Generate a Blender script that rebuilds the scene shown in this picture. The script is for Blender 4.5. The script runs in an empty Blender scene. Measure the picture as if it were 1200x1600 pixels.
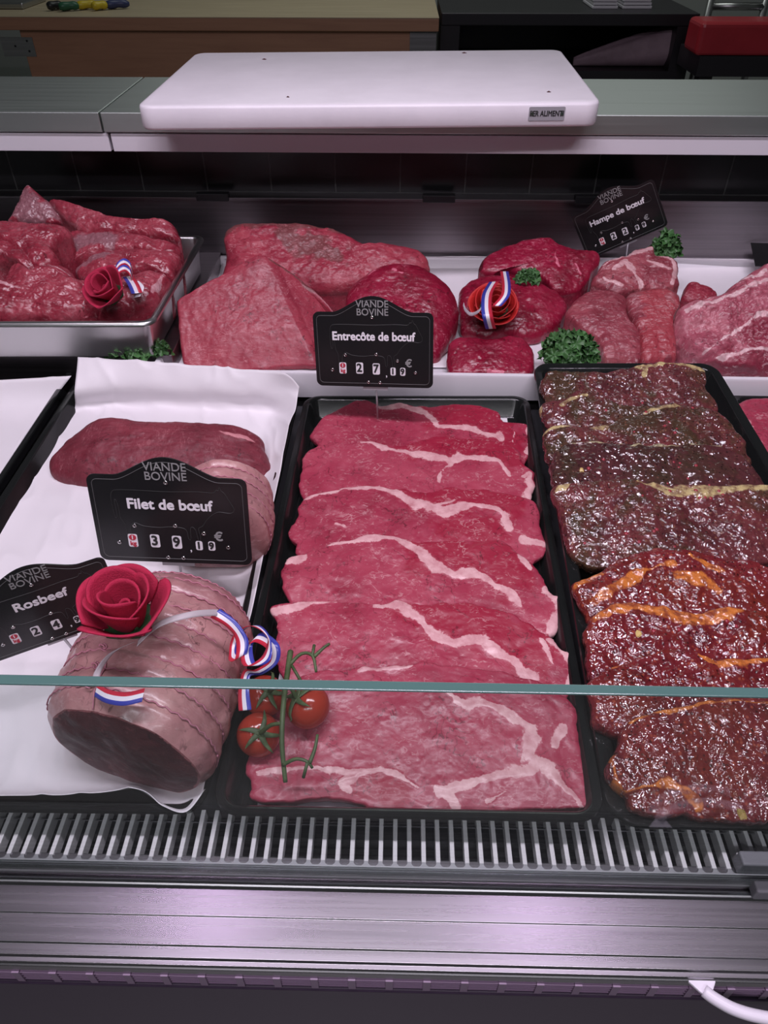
import bpy, bmesh, math, random
import numpy as np
from mathutils import Vector, Matrix, Euler

# ------------------------------------------------------------------ camera, world, lights
CZ = 1.5
F = 1155.0
PIT = math.radians(40.9)
YAW = math.radians(1.2)
SC = bpy.context.scene
COL = SC.collection
cam_d = bpy.data.cameras.new('camera')
cam_d.sensor_width = 36.0
cam_d.lens = 36.0 * F / 1600.0
cam_d.sensor_fit = 'AUTO'
cam_d.clip_start = 0.02
cam = bpy.data.objects.new('camera', cam_d)
COL.objects.link(cam)
cam.location = (0, 0, CZ)
cam.rotation_euler = (math.pi / 2 - PIT, 0, YAW)
SC.camera = cam
SC.view_settings.view_transform = 'Standard'
SC.view_settings.look = 'None'
SC.view_settings.gamma = 1.0
SC.view_settings.use_curve_mapping = False
SC.view_settings.exposure = -0.12

wd = bpy.data.worlds.new('room_light')
wd.use_nodes = True
SC.world = wd
wd.node_tree.nodes['Background'].inputs[0].default_value = (0.62, 0.70, 0.68, 1)
wd.node_tree.nodes['Background'].inputs[1].default_value = 0.06


def area(name, loc, target, sx, sy, power, col, spread=180):
    l = bpy.data.lights.new(name, 'AREA')
    l.shape = 'RECTANGLE'
    l.size, l.size_y = sx, sy
    l.energy = power
    l.color = col
    l.spread = math.radians(spread)
    o = bpy.data.objects.new(name, l)
    COL.objects.link(o)
    o.location = loc
    o.rotation_euler = (Vector(target) - Vector(loc)).to_track_quat('-Z', 'Y').to_euler()
    return o


def spot(name, loc, target, power, col, size=40, blend=.6, rad=.03):
    l = bpy.data.lights.new(name, 'SPOT')
    l.energy = power
    l.color = col
    l.spot_size = math.radians(size)
    l.spot_blend = blend
    l.shadow_soft_size = rad
    o = bpy.data.objects.new(name, l)
    COL.objects.link(o)
    o.location = loc
    o.rotation_euler = (Vector(target) - Vector(loc)).to_track_quat('-Z', 'Y').to_euler()
    return o


LT = (0.96, 0.85, 1.0)
area('case_light', (0.0, 0.34, 2.75), (0, 0.62, 1.0), 1.3, 0.10, 17, LT)
area('front_light', (0.0, -0.95, 2.65), (0, 0.9, 1.1), 1.4, 0.10, 10, LT)
for sxp in (-0.80, -0.48, -0.16, 0.16, 0.48, 0.80):
    spot('case_spot', (sxp, 0.30, 2.75), (sxp * .55, 0.66, 1.0), 9, (0.97, .84, 1.0), 70, .8, .02)
for sxp in (-0.6, 0.0, 0.6):
    spot('front_spot', (sxp, -0.95, 2.65), (sxp * .5, 0.8, 1.1), 7, (0.97, .86, 1.0), 60, .8, .02)
PUR = (0.90, 0.64, 1.0)
spot('ledge_spot', (-0.56, -0.42, 2.85), (-0.12, 0.20, .93), 5, PUR, 20, .9, .07)
spot('ledge_spot', (0.44, -0.42, 2.85), (0.09, 0.20, .93), 5, PUR, 20, .9, .07)
area('haze_fill_light', (0.0, -1.7, 3.1), (0, -1.7, 0), 2.4, 0.8, 9, (.95, 1.0, .98))  # added unseen fill: lights the customer floor for haze in the front glass
area('back_fill_light', (0.3, 4.3, 3.1), (0.3, 4.4, 0), 3.0, 0.5, 20, (.95, 1.0, .96))  # added unseen fill: brightens the back wall, block and worktop reflection

# ------------------------------------------------------------------ projection helpers
cp, sp, cy_, sy_ = math.cos(PIT), math.sin(PIT), math.cos(YAW), math.sin(YAW)
FW = np.array([-sy_ * cp, cy_ * cp, -sp])
RT = np.array([cy_, sy_, 0.0])
DN = np.array([sy_ * sp, -cy_ * sp, -cp])


def ray(px):
    px = np.atleast_2d(np.array(px, float))
    return FW + ((px[:, 0:1] - 600) / F) * RT + ((px[:, 1:2] - 800) / F) * DN


def U(px, h, m=0.0, Yr=0.0):
    """points of the picture on the plane  depth below lens = h - m*(Y-Yr)"""
    d = ray(px)
    t = (-h - m * Yr) / (d[:, 2] - m * d[:, 1])
    return d * t[:, None] + np.array([0, 0, CZ])


def UY(px, Y):
    d = ray(px)
    return d * (Y / d[:, 1])[:, None] + np.array([0, 0, CZ])


def ratio(y):
    v = (y - 800) / F
    return (cp - v * sp) / (sp + v * cp)


def Zh(h):
    return CZ - h


# ------------------------------------------------------------------ noise (numpy)
def _hash(i, j, k, seed):
    n = (i * 374761393 + j * 668265263 + k * 2147483647 + seed * 1274126177).astype(np.int64)
    n = (n ^ (n >> 13)) * 1274126177
    n = n & 0x7fffffff
    n = (n ^ (n >> 16)) & 0x7fffffff
    return (n % 100003) / 50001.5 - 1.0


def vnoise(p, sc, seed=0):
    q = np.asarray(p, float) * sc + 1000.0
    b = np.floor(q).astype(np.int64)
    f = q - b
    f = f * f * (3 - 2 * f)
    r = 0
    for a in (0, 1):
        for c in (0, 1):
            for e in (0, 1):
                w = (f[:, 0] if a else 1 - f[:, 0]) * (f[:, 1] if c else 1 - f[:, 1]) * (f[:, 2] if e else 1 - f[:, 2])
                r = r + w * _hash(b[:, 0] + a, b[:, 1] + c, b[:, 2] + e, seed)
    return r


def fbm(p, sc, seed=0, octv=3):
    r = 0
    a = 1.0
    for o in range(octv):
        r = r + a * vnoise(p, sc * 2 ** o, seed + o * 17)
        a *= .5
    return r


# ------------------------------------------------------------------ object helpers
def setp(o, label=None, cat=None, group=None, kind=None):
    if label: o['label'] = label
    if cat: o['category'] = cat
    if group: o['group'] = group
    if kind: o['kind'] = kind
    return o


def thing(name, loc, label, cat, group=None):
    o = bpy.data.objects.new(name, None)
    COL.objects.link(o)
    o.empty_display_size = .02
    o.location = loc
    return setp(o, label, cat, group)


def wloc(o):
    p = Vector(o.location)
    q = o.parent
    while q:
        p = p + Vector(q.location)
        q = q.parent
    return p


def mesh_obj(name, V, Fc, mat, parent=None, smooth=True, attrs=None, recenter=True, mats=None, fm=None):
    """world-space vertices -> one object (origin at its centre, or relative to the parent)"""
    V = np.asarray(V, float)
    if recenter or parent is not None:
        c = np.array([V[:, 0].mean(), V[:, 1].mean(), V[:, 2].min()])
    else:
        c = np.zeros(3)
    me = bpy.data.meshes.new(name)
    me.from_pydata((V - c).tolist(), [], [list(map(int, f)) for f in Fc])
    for mm in (mats or [mat]):
        me.materials.append(mm)
    if fm is not None:
        me.polygons.foreach_set('material_index', np.asarray(fm, np.int32))
    me.polygons.foreach_set('use_smooth', np.full(len(me.polygons), smooth))
    if attrs:
        for k, a in attrs.items():
            at = me.attributes.new(k, 'FLOAT', 'POINT')
            at.data.foreach_set('value', np.asarray(a, np.float32))
    me.update()
    o = bpy.data.objects.new(name, me)
    COL.objects.link(o)
    if parent is not None:
        o.parent = parent
        o.location = Vector(c) - wloc(parent)
    else:
        o.location = c
    return o


class MB:
    def __init__(s):
        s.V = []
        s.F = []
        s.M = []

    def add(s, V, Fc, m=0):
        n = len(s.V)
        s.V += [tuple(map(float, v)) for v in V]
        s.F += [tuple(int(i) + n for i in f) for f in Fc]
        s.M += [m] * len(Fc)

    def box(s, lo, hi, m=0):
        x0, y0, z0 = lo
        x1, y1, z1 = hi
        V = [(x0, y0, z0), (x1, y0, z0), (x1, y1, z0), (x0, y1, z0), (x0, y0, z1), (x1, y0, z1), (x1, y1, z1), (x0, y1, z1)]
        s.add(V, [(0, 3, 2, 1), (4, 5, 6, 7), (0, 1, 5, 4), (1, 2, 6, 5), (2, 3, 7, 6), (3, 0, 4, 7)], m)

    def tube(s, P, r, n=8, m=0, cap=True):
        P = [Vector(p) for p in P]
        rs = r if hasattr(r, '__len__') else [r] * len(P)
        V = []
        t0 = (P[1] - P[0]).normalized()
        up = Vector((0, 0, 1)) if abs(t0.z) < .9 else Vector((1, 0, 0))
        a = t0.cross(up).normalized()
        for i, p in enumerate(P):
            t = (P[min(i + 1, len(P) - 1)] - P[max(i - 1, 0)])
            t = t.normalized() if t.length > 1e-9 else t0
            a = (a - t * a.dot(t))
            a = a.normalized() if a.length > 1e-9 else t.orthogonal().normalized()
            b = t.cross(a)
            for k in range(n):
                th = 2 * math.pi * k / n
                V.append(p + (a * math.cos(th) + b * math.sin(th)) * rs[i])
        Fc = []
        for i in range(len(P) - 1):
            for k in range(n):
                k2 = (k + 1) % n
                Fc.append((i * n + k, i * n + k2, (i + 1) * n + k2, (i + 1) * n + k))
        if cap:
            Fc.append(tuple(range(n))[::-1])
            Fc.append(tuple((len(P) - 1) * n + k for k in range(n)))
        s.add(V, Fc, m)

    def build(s, name, mat, parent=None, smooth=False, mats=None, bevel=0, attrs=None):
        o = mesh_obj(name, np.array(s.V), s.F, mat, parent, smooth, attrs=attrs, mats=mats, fm=s.M if mats else None)
        if bevel:
            b = o.modifiers.new('bevel', 'BEVEL')
            b.width = bevel
            b.segments = 3
            b.limit_method = 'ANGLE'
            b.angle_limit = math.radians(40)
        return o


def crom(P, n, closed=True):
    """Catmull-Rom through P, resampled to n points of equal spacing"""
    P = np.asarray(P, float)
    k = len(P)
    out = []
    rng = range(k) if closed else range(k - 1)
    for i in rng:
        if closed:
            a, b, c, d = P[(i - 1) % k], P[i], P[(i + 1) % k], P[(i + 2) % k]
        else:
            a, b, c, d = P[max(i - 1, 0)], P[i], P[i + 1], P[min(i + 2, k - 1)]
        for t in np.linspace(0, 1, 24, endpoint=False):
            out.append(.5 * (2 * b + (c - a) * t + (2 * a - 5 * b + 4 * c - d) * t * t + (3 * b - a - 3 * c + d) * t ** 3))
    if closed:
        out.append(out[0])
    else:
        out.append(P[-1])
    out = np.array(out)
    L = np.concatenate([[0], np.cumsum(np.linalg.norm(np.diff(out, axis=0), axis=1))])
    s = np.linspace(0, L[-1], n, endpoint=not closed)
    return np.stack([np.interp(s, L, out[:, i]) for i in range(P.shape[1])], 1)


# ------------------------------------------------------------------ materials
def new_mat(name):
    m = bpy.data.materials.new(name)
    m.use_nodes = True
    nt = m.node_tree
    return m, nt, nt.nodes, nt.links, nt.nodes['Principled BSDF']


def rgb(r, g, b):
    f = lambda c: (c / 255 / 12.92) if c / 255 <= .04045 else ((c / 255 + .055) / 1.055) ** 2.4
    return (f(r), f(g), f(b), 1)


class NT:
    def __init__(s, nt):
        s.nt = nt
        s.N = nt.nodes
        s.L = nt.links

    def n(s, t, **kw):
        x = s.N.new(t)
        for k, v in kw.items():
            setattr(x, k, v)
        return x

    def put(s, node, sock, val):
        i = node.inputs[sock]
        if hasattr(val, 'is_output') or isinstance(val, bpy.types.NodeSocket):
            s.L.new(val, i)
        else:
            i.default_value = val

    def coord(s, stretch=(1, 1, 1), rot=(0, 0, 0)):
        tc = s.n('ShaderNodeTexCoord')
        mp = s.n('ShaderNodeMapping')
        s.L.new(tc.outputs['Object'], mp.inputs['Vector'])
        mp.inputs['Scale'].default_value = stretch
        mp.inputs['Rotation'].default_value = rot
        return mp.outputs[0]

    def rnd(s):
        oi = s.n('ShaderNodeObjectInfo')
        return s.math('MULTIPLY', oi.outputs['Random'], 43.0)

    def noise(s, vec, scale, detail=4, rough=.55, dist=0.0, w=None):
        x = s.n('ShaderNodeTexNoise')
        if w is not None:
            x.noise_dimensions = '4D'
            s.put(x, 'W', w)
        s.L.new(vec, x.inputs['Vector'])
        x.inputs['Scale'].default_value = scale
        x.inputs['Detail'].default_value = detail
        x.inputs['Roughness'].default_value = rough
        x.inputs['Distortion'].default_value = dist
        return x.outputs['Fac']

    def math(s, op, a, b=None, clamp=False):
        x = s.n('ShaderNodeMath', operation=op)
        x.use_clamp = clamp
        s.put(x, 0, a)
        if b is not None: s.put(x, 1, b)
        return x.outputs[0]

    def ramp(s, fac, stops):
        x = s.n('ShaderNodeValToRGB')
        e = x.color_ramp.elements
        while len(e) < len(stops): e.new(.5)
        for k, (p, c) in zip(e, stops):
            k.position = p
            k.color = c if hasattr(c, '__len__') else (c, c, c, 1)
        s.L.new(fac, x.inputs[0])
        return x.outputs[0]

    def mix(s, fac, a, b, mode='MIX'):
        x = s.n('ShaderNodeMix', data_type='RGBA', blend_type=mode)
        s.put(x, 0, fac)
        s.put(x, 6, a)
        s.put(x, 7, b)
        return x.outputs[2]

    def attr(s, name):
        x = s.n('ShaderNodeAttribute', attribute_name=name)
        return x.outputs['Fac']

    def bump(s, h, strength, dist, prev=None):
        x = s.n('ShaderNodeBump')
        s.put(x, 'Height', h)
        x.inputs['Strength'].default_value = strength
        x.inputs['Distance'].default_value = dist
        if prev is not None: s.L.new(prev, x.inputs['Normal'])
        return x.outputs[0]


def simple(name, col, rough=.5, metal=0.0, bump=0, bscale=200, spec=.5, var=0.0, vscale=8, **kw):
    m, nt, N, L, bs = new_mat(name)
    t = NT(nt)
    bs.inputs['Base Color'].default_value = col
    bs.inputs['Roughness'].default_value = rough
    bs.inputs['Metallic'].default_value = metal
    bs.inputs['Specular IOR Level'].default_value = spec
    v = t.coord()
    if var:
        n = t.noise(v, vscale, 5, .6)
        c2 = tuple(min(1, c * (1 + var)) for c in col[:3]) + (1,)
        c1 = tuple(c * (1 - var) for c in col[:3]) + (1,)
        L.new(t.ramp(n, [(.3, c1), (.7, c2)]), bs.inputs['Base Color'])
    if bump:
        L.new(t.bump(t.noise(v, bscale, 4), bump, .002), bs.inputs['Normal'])
    for k, x in kw.items():
        bs.inputs[k].default_value = x
    return m


def brushed(name, col, rough=.3, axis=0, streak=.12):
    m, nt, N, L, bs = new_mat(name)
    t = NT(nt)
    st = [260, 260, 260]
    st[axis] = 3
    n = t.noise(t.coord(tuple(st)), 1.0, 3, .6)
    L.new(t.ramp(n, [(.3, tuple(c * (1 - streak) for c in col[:3]) + (1,)), (.7, tuple(min(1, c * (1 + streak)) for c in col[:3]) + (1,))]), bs.inputs['Base Color'])
    bs.inputs['Metallic'].default_value = 1.0
    L.new(t.ramp(n, [(.3, rough * .93), (.7, rough * 1.08)]), bs.inputs['Roughness'])
    return m


def meat_mat(name, dark, mid, light, fat, rough=.36, fleck=.5, fleckscale=150, stretch=(1, 2.2, 1), fiber=0.0, scale=24, bump=.35, coat=0.15, cap=None):
    m, nt, N, L, bs = new_mat(name)
    t = NT(nt)
    w = t.rnd()
    v = t.coord()
    vs = t.coord(stretch, (0, 0, .5))
    n1 = t.noise(v, scale, 6, .62, .4, w)
    col = t.ramp(n1, [(.32, dark), (.5, mid), (.68, light)])
    if fiber:
        fb = t.noise(t.coord((30, 260, 90), (0, 0, .35)), 1.0, 3, .6, .6, w)
        col = t.mix(t.math('MULTIPLY', t.ramp(fb, [(.42, 0.0), (.64, 1.0)]), fiber), col, dark)
    if cap is not None:
        cn = t.math('ADD', t.attr('cap'), t.math('MULTIPLY', t.math('SUBTRACT', t.noise(v, 60, 4, .6, 0, w), .5), .5))
        col = t.mix(t.ramp(cn, [(.35, 0.0), (.62, .85)]), col, cap)
    # fine pale marbling
    f1 = t.noise(vs, fleckscale, 4, .62, 1.2, w)
    f2 = t.noise(v, 30, 3, .5, 0, w)
    fm = t.math('MULTIPLY', t.ramp(f1, [(.575, 0.0), (.66, 1.0)]), t.ramp(f2, [(.38, .15), (.62, 1.0)]))
    col = t.mix(t.math('MULTIPLY', fm, fleck), col, fat)
    # thin wriggling seams, pale and dark
    r1 = t.noise(vs, 34, 3, .6, .8, w)
    rid = t.ramp(t.math('ABSOLUTE', t.math('SUBTRACT', r1, .5)), [(.004, 1.0), (.016, 0.0)])
    rid = t.math('MULTIPLY', rid, t.ramp(f2, [(.5, 0.0), (.62, .7)]))
    col = t.mix(t.math('MULTIPLY', rid, fleck), col, fat)
    r2 = t.noise(v, 46, 3, .6, .6, w)
    rd = t.ramp(t.math('ABSOLUTE', t.math('SUBTRACT', r2, .5)), [(.003, 1.0), (.012, 0.0)])
    rd = t.math('MULTIPLY', rd, t.ramp(f2, [(.40, .75), (.56, 0.0)]))
    col = t.mix(rd, col, tuple(c * .35 for c in dark[:3]) + (1,))
    # fat seams drawn on the slice
    fn = t.math('ADD', t.attr('fat'), t.math('MULTIPLY', t.math('SUBTRACT', t.noise(v, 130, 5, .7, .8, w), .5), 1.25))
    col = t.mix(t.ramp(fn, [(.10, 0.0), (.5, .45)]), col, light)
    fmask = t.ramp(fn, [(.42, 0.0), (.56, 1.0)])
    fcol = t.mix(t.ramp(t.noise(v, 90, 4, .6, 0, w), [(.4, 0.0), (.7, .55)]), fat, mid)
    col = t.mix(fmask, col, fcol)
    L.new(col, bs.inputs['Base Color'])
    rn = t.noise(v, 60, 4, .6, 0, w)
    L.new(t.ramp(rn, [(.3, rough * .7), (.7, min(1, rough * 1.35))]), bs.inputs['Roughness'])
    bs.inputs['Specular IOR Level'].default_value = .5
    bs.inputs['Coat Weight'].default_value = coat
    bs.inputs['Coat Roughness'].default_value = .18
    hb = t.math('ADD', t.noise(v, 120, 5, .65, .3, w), t.math('MULTIPLY', t.math('ADD', fmask, fm), .25))
    if fiber:
        hb = t.math('ADD', hb, fb)
    b1 = t.bump(hb, bump, .0022)
    L.new(t.bump(n1, .3, .006, b1), bs.inputs['Normal'])
    return m


def marinade_mat(name, dark, mid, light, spot_a, spot_b, fat, sparkle=1.0):
    m, nt, N, L, bs = new_mat(name)
    t = NT(nt)
    w = t.rnd()
    v = t.coord()
    n1 = t.noise(v, 30, 7, .68, .6, w)
    col = t.ramp(n1, [(.32, dark), (.5, mid), (.68, light)])
    n2 = t.noise(v, 16, 5, .65, .8, w)
    col = t.mix(t.ramp(n2, [(.47, 0.0), (.60, .85)]), col, spot_a)
    n3 = t.noise(v, 260, 3, .6, .5, w)
    col = t.mix(t.ramp(n3, [(.60, 0.0), (.70, .55)]), col, spot_b)
    col = t.mix(t.ramp(n3, [(.30, .65), (.40, 0.0)]), col, tuple(c * .3 for c in dark[:3]) + (1,))
    vo = t.n('ShaderNodeTexVoronoi')
    L.new(v, vo.inputs['Vector'])
    vo.inputs['Scale'].default_value = 330
    sepc = t.n('ShaderNodeSeparateColor')
    L.new(vo.outputs['Color'], sepc.inputs[0])
    gr = t.math('MULTIPLY', t.ramp(sepc.outputs[0], [(.86, 0.0), (.88, 1.0)]), t.ramp(vo.outputs['Distance'], [(.3, 1.0), (.5, 0.0)]))
    col = t.mix(t.math('MULTIPLY', gr, .7), col, spot_b)
    gd = t.math('MULTIPLY', t.ramp(sepc.outputs[1], [(.82, 0.0), (.85, 1.0)]), t.ramp(vo.outputs['Distance'], [(.3, 1.0), (.5, 0.0)]))
    col = t.mix(t.math('MULTIPLY', gd, .7), col, tuple(c * .25 for c in dark[:3]) + (1,))
    fn = t.math('ADD', t.attr('fat'), t.math('MULTIPLY', t.math('SUBTRACT', t.noise(v, 90, 5, .65, .5, w), .5), 1.3))
    fmask = t.ramp(fn, [(.42, 0.0), (.66, 1.0)])
    fcol = t.mix(t.ramp(t.noise(v, 150, 4, .6, 0, w), [(.42, 0.0), (.62, .8)]), fat, mid)
    col = t.mix(t.math('MULTIPLY', fmask, .9), col, fcol)
    L.new(col, bs.inputs['Base Color'])
    bs.inputs['Roughness'].default_value = .5
    bs.inputs['Specular IOR Level'].default_value = .08
    bs.inputs['Coat Weight'].default_value = 1.0
    bs.inputs['Coat Roughness'].default_value = .03
    bs.inputs['Coat IOR'].default_value = 1.8
    big = t.noise(v, 40, 3, .5, .3, w)
    fine = t.noise(v, 185, 1.5, .5, .7, w)
    L.new(t.bump(fine, .35 * sparkle, .002, t.bump(big, .4, .005)), bs.inputs['Normal'])
    L.new(t.bump(fine, .75 * sparkle, .0036, t.bump(big, .5, .006)), bs.inputs['Coat Normal'])
    return m


def wood_mat(name, c1, c2, rough=.5):
    m, nt, N, L, bs = new_mat(name)
    t = NT(nt)
    n = t.noise(t.coord((1.5, 18, 18)), 2.0, 6, .6, .6)
    L.new(t.ramp(n, [(.3, c1), (.7, c2)]), bs.inputs['Base Color'])
    bs.inputs['Roughness'].default_value = rough
    return m


M = {}
M['paper'] = simple('white_paper', (.80, .77, .80, 1), .45, bump=.10, bscale=60)
M['board'] = simple('white_polyethylene', (.80, .76, .81, 1), .38, bump=.06, bscale=300, var=.05, vscale=14)
M['steel'] = brushed('brushed_steel', (.46, .46, .46), .33)
M['steel_wall'] = brushed('satin_steel_wall', (.26, .24, .255), .34)
M['worktop'] = brushed('worktop_steel', (.58, .63, .60), .42, 0, .02)
M['alu'] = brushed('anodised_aluminium', (.37, .357, .38), .27, 0, .03)
M['rail'] = simple('satin_rail', (.36, .37, .38, 1), .45, .6)
M['alu_bright'] = brushed('bright_aluminium', (.70, .70, .73), .28, 0, .03)
M['pan'] = simple('polished_steel', (.60, .60, .60, 1), .30, 1.0)
M['bar'] = simple('grey_coated_bars', (.74, .73, .74, 1), .42)
M['black_tray'] = simple('black_gloss_plastic', (.010, .011, .011, 1), .16, bump=.03, bscale=90)
M['white_tray'] = simple('white_gloss_plastic', (.78, .76, .80, 1), .3)
M['strip'] = simple('white_shelf_strip', (.70, .67, .72, 1), .4)
M['pit'] = simple('grey_duct', (.10, .10, .102, 1), .5)
M['deck'] = simple('dark_deck', (.05, .05, .055, 1), .35)
M['panel'] = simple('dark_violet_panel', (.038, .022, .046, 1), .4)
M['vent'] = simple('mauve_vent_plastic', (.26, .18, .27, 1), .45)
M['sign'] = simple('black_gloss_sign', (.014, .014, .015, 1), .22)
M['grey_line'] = simple('grey_print', (.14, .14, .14, 1), .5)
M['dim_line'] = simple('dark_grey_print', (.045, .048, .046, 1), .5)
M['grey_text'] = simple('silver_print', (.30, .30, .30, 1), .5)
M['white_text'] = simple('white_print', (.85, .82, .86, 1), .5)
M['red_text'] = simple('red_print', (.50, .03, .06, 1), .5)
M['black_text'] = simple('black_print', (.02, .02, .02, 1), .5)
M['rivet'] = simple('chrome', (.8, .8, .8, 1), .15, 1.0)
M['acrylic'] = simple('grey_clip', (.42, .41, .44, 1), .3, .2)
M['blue'] = simple('ribbon_blue', (.05, .06, .38, 1), .28)
M['rwhite'] = simple('ribbon_white', (.80, .78, .84, 1), .28)
M['red'] = simple('ribbon_red', (.55, .03, .06, 1), .28)
M['tulle'] = simple('frosted_ribbon', (.60, .55, .58, 1), .35, Alpha=.75)
M['felt'] = simple('red_felt', (.42, .012, .055, 1), .85, bump=.4, bscale=900, var=.15, vscale=60)
M['scarlet'] = simple('scarlet_petal', (.52, .02, .02, 1), .5, bump=.2, bscale=500)
M['leafdark'] = simple('dark_green_leaf', (.02, .06, .02, 1), .5)
M['parsley'] = simple('parsley_green', (.045, .13, .035, 1), .5, var=.5, vscale=60)
M['stem'] = simple('green_stem', (.10, .16, .06, 1), .5, var=.3, vscale=80)
M['vine'] = simple('tomato_vine_green', (.075, .115, .045, 1), .55, var=.3, vscale=80)
M['tomato'] = simple('tomato_skin', (.36, .040, .022, 1), .16, var=.18, vscale=18)
M['grey_plastic'] = simple('grey_plastic', (.20, .20, .22, 1), .45)
M['white_plastic'] = simple('white_plastic', (.80, .76, .84, 1), .35)
M['twine'] = simple('pink_twine', (.50, .20, .26, 1), .8)
M['pepper'] = simple('pink_peppercorn', (.30, .03, .045, 1), .25, var=.3, vscale=200)
M['wood_top'] = wood_mat('pale_block_wood', (.42, .34, .22, 1), (.52, .43, .29, 1))
M['wood'] = wood_mat('brown_block_wood', (.34, .17, .10, 1), (.42, .22, .13, 1))
M['dark_wood'] = simple('black_cabinet', (.016, .014, .018, 1), .4)
M['red_board'] = simple('red_polyethylene', (.42, .022, .035, 1), .4, var=.12, vscale=6)
M['wall'] = simple('dim_wall_paint', (.30, .32, .30, 1), .7)
M['floor'] = simple('grey_floor_tile', (.34, .34, .33, 1), .4, var=.1, vscale=3)
M['yellow'] = simple('yellow_handle', (.55, .42, .02, 1), .4)
M['green'] = simple('green_handle', (.02, .10, .05, 1), .4)
M['navy'] = simple('navy_handle', (.03, .04, .12, 1), .4)
M['blackp'] = simple('black_plastic', (.012, .012, .014, 1), .4)
M['garlic'] = simple('garlic_flake', (.60, .45, .16, 1), .35)

CAP_REFL = rgb(150, 22, 52)  # darker cap muscle, reddened further to imitate the unhazed patch of glass reflection
M['steak'] = meat_mat('entrecote_meat', rgb(140, 38, 60), rgb(160, 53, 76), rgb(172, 68, 88), rgb(220, 174, 176), .42, .5, 170, (1, 1.6, 1), 0, 17, .16, .10, cap=CAP_REFL)
M['beef'] = meat_mat('beef_cut', rgb(124, 30, 48), rgb(152, 48, 66), rgb(174, 72, 84), rgb(212, 146, 152), .44, .6, 150, (1, 1.5, 3), .45, 18, .4, .08, cap=rgb(112, 66, 66))
M['beef_face'] = meat_mat('grainy_beef_face', rgb(134, 38, 56), rgb(156, 54, 70), rgb(172, 74, 86), rgb(208, 140, 146), .46, .6, 170, (1, 1.3, 3), .3, 13, .22, .06, cap=rgb(112, 66, 66))
M['beef_deep'] = meat_mat('deep_red_beef', rgb(108, 10, 34), rgb(136, 16, 48), rgb(158, 34, 66), rgb(214, 120, 140), .34, .55, 180, (1, 2, 1), .25, 20, .4, .2, cap=rgb(60, 14, 22))
M['strips'] = meat_mat('trimmed_beef', rgb(118, 26, 44), rgb(150, 50, 66), rgb(176, 84, 96), rgb(206, 160, 166), .30, .5, 130, (1, 3, 1), .3, 24, .4, .35, cap=rgb(140, 96, 104))
M['hampe'] = meat_mat('skirt_meat', rgb(118, 40, 52), rgb(150, 66, 78), rgb(172, 96, 100), rgb(214, 172, 174), .4, .85, 90, (1, 3.5, 1), .5, 20, .5, .15, cap=rgb(160, 58, 68))
M['filet'] = meat_mat('fillet_meat', rgb(96, 28, 40), rgb(120, 42, 56), rgb(140, 58, 70), rgb(200, 132, 138), .58, .28, 120, (3, 1, 1), .45, 14, .28, .0, cap=rgb(90, 30, 40))
M['bone_in'] = meat_mat('fatty_beef', rgb(140, 52, 70), rgb(172, 88, 104), rgb(198, 128, 138), rgb(224, 190, 192), .42, .8, 90, (1, 2.5, 1), .35, 26, .6, .12, cap=rgb(130, 34, 56))
M['barding'] = meat_mat('barded_fat', rgb(152, 102, 106), rgb(180, 130, 130), rgb(198, 154, 150), rgb(220, 186, 184), .34, .35, 90, (1, 2, 1), 0, 16, .3, .3, cap=rgb(150, 60, 76))
M['cut_face'] = meat_mat('oxidised_cut', rgb(62, 26, 32), rgb(84, 38, 44), rgb(106, 52, 58), rgb(160, 96, 100), .55, .3, 100, (1, 2, 1), .25, 22, .4, .0, cap=rgb(60, 30, 36))
M['herb'] = marinade_mat('herb_marinade', rgb(62, 24, 28), rgb(94, 42, 46), rgb(116, 54, 56), rgb(66, 52, 34), rgb(128, 84, 66), rgb(200, 182, 128))
M['herb_dark'] = marinade_mat('dark_herb_marinade', rgb(54, 24, 26), rgb(78, 38, 42), rgb(92, 46, 48), rgb(62, 46, 34), rgb(104, 66, 56), rgb(190, 180, 140), .55)
M['orange'] = marinade_mat('paprika_marinade', rgb(72, 16, 22), rgb(106, 28, 36), rgb(126, 40, 42), rgb(112, 38, 28), rgb(160, 76, 56), rgb(214, 128, 58))

# glass: a thin clear pane, part see-through, part mirror by the angle
gm, gnt, gN, gL, gbs = new_mat('clear_glass')
gN.remove(gbs)
gt = NT(gnt)
fr = gt.n('ShaderNodeLayerWeight')
fr.inputs[0].default_value = .5
gfac = gt.math('ADD', gt.math('MULTIPLY', gt.math('POWER', fr.outputs['Facing'], 5.0), .95), .042, True)
tr = gt.n('ShaderNodeBsdfTransparent')
tr.inputs[0].default_value = (.93, .96, .95, 1)
gl = gt.n('ShaderNodeBsdfGlossy')
gl.inputs['Roughness'].default_value = .02
mx = gt.n('ShaderNodeMixShader')
gL.new(gfac, mx.inputs[0])
gL.new(tr.outputs[0], mx.inputs[1])
gL.new(gl.outputs[0], mx.inputs[2])
gL.new(mx.outputs[0], gN['Material Output'].inputs[0])
M['glass'] = gm
M['glass_edge'] = simple('green_glass_edge', (.085, .17, .155, 1), .12)

# ------------------------------------------------------------------ room shell
XW = 4.0
b = MB(); b.box((-XW, -3, -.05), (XW, 6.2, 0)); setp(b.build('floor', M['floor']), kind='structure')
b = MB(); b.box((-XW, 6.2, 0), (XW, 6.3, 3.2)); setp(b.build('wall_back', M['wall']), kind='structure')
b = MB(); b.box((-XW - .1, -3, 0), (-XW, 6.3, 3.2)); setp(b.build('wall_left', M['wall']), kind='structure')
b = MB(); b.box((XW, -3, 0), (XW + .1, 6.3, 3.2)); setp(b.build('wall_right', M['wall']), kind='structure')

# ------------------------------------------------------------------ display counter
XC = 0.95
ctr = thing('display_counter', (0, .7, 0), 'long refrigerated meat display counter of steel and aluminium with black tiled back', 'display counter')


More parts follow.
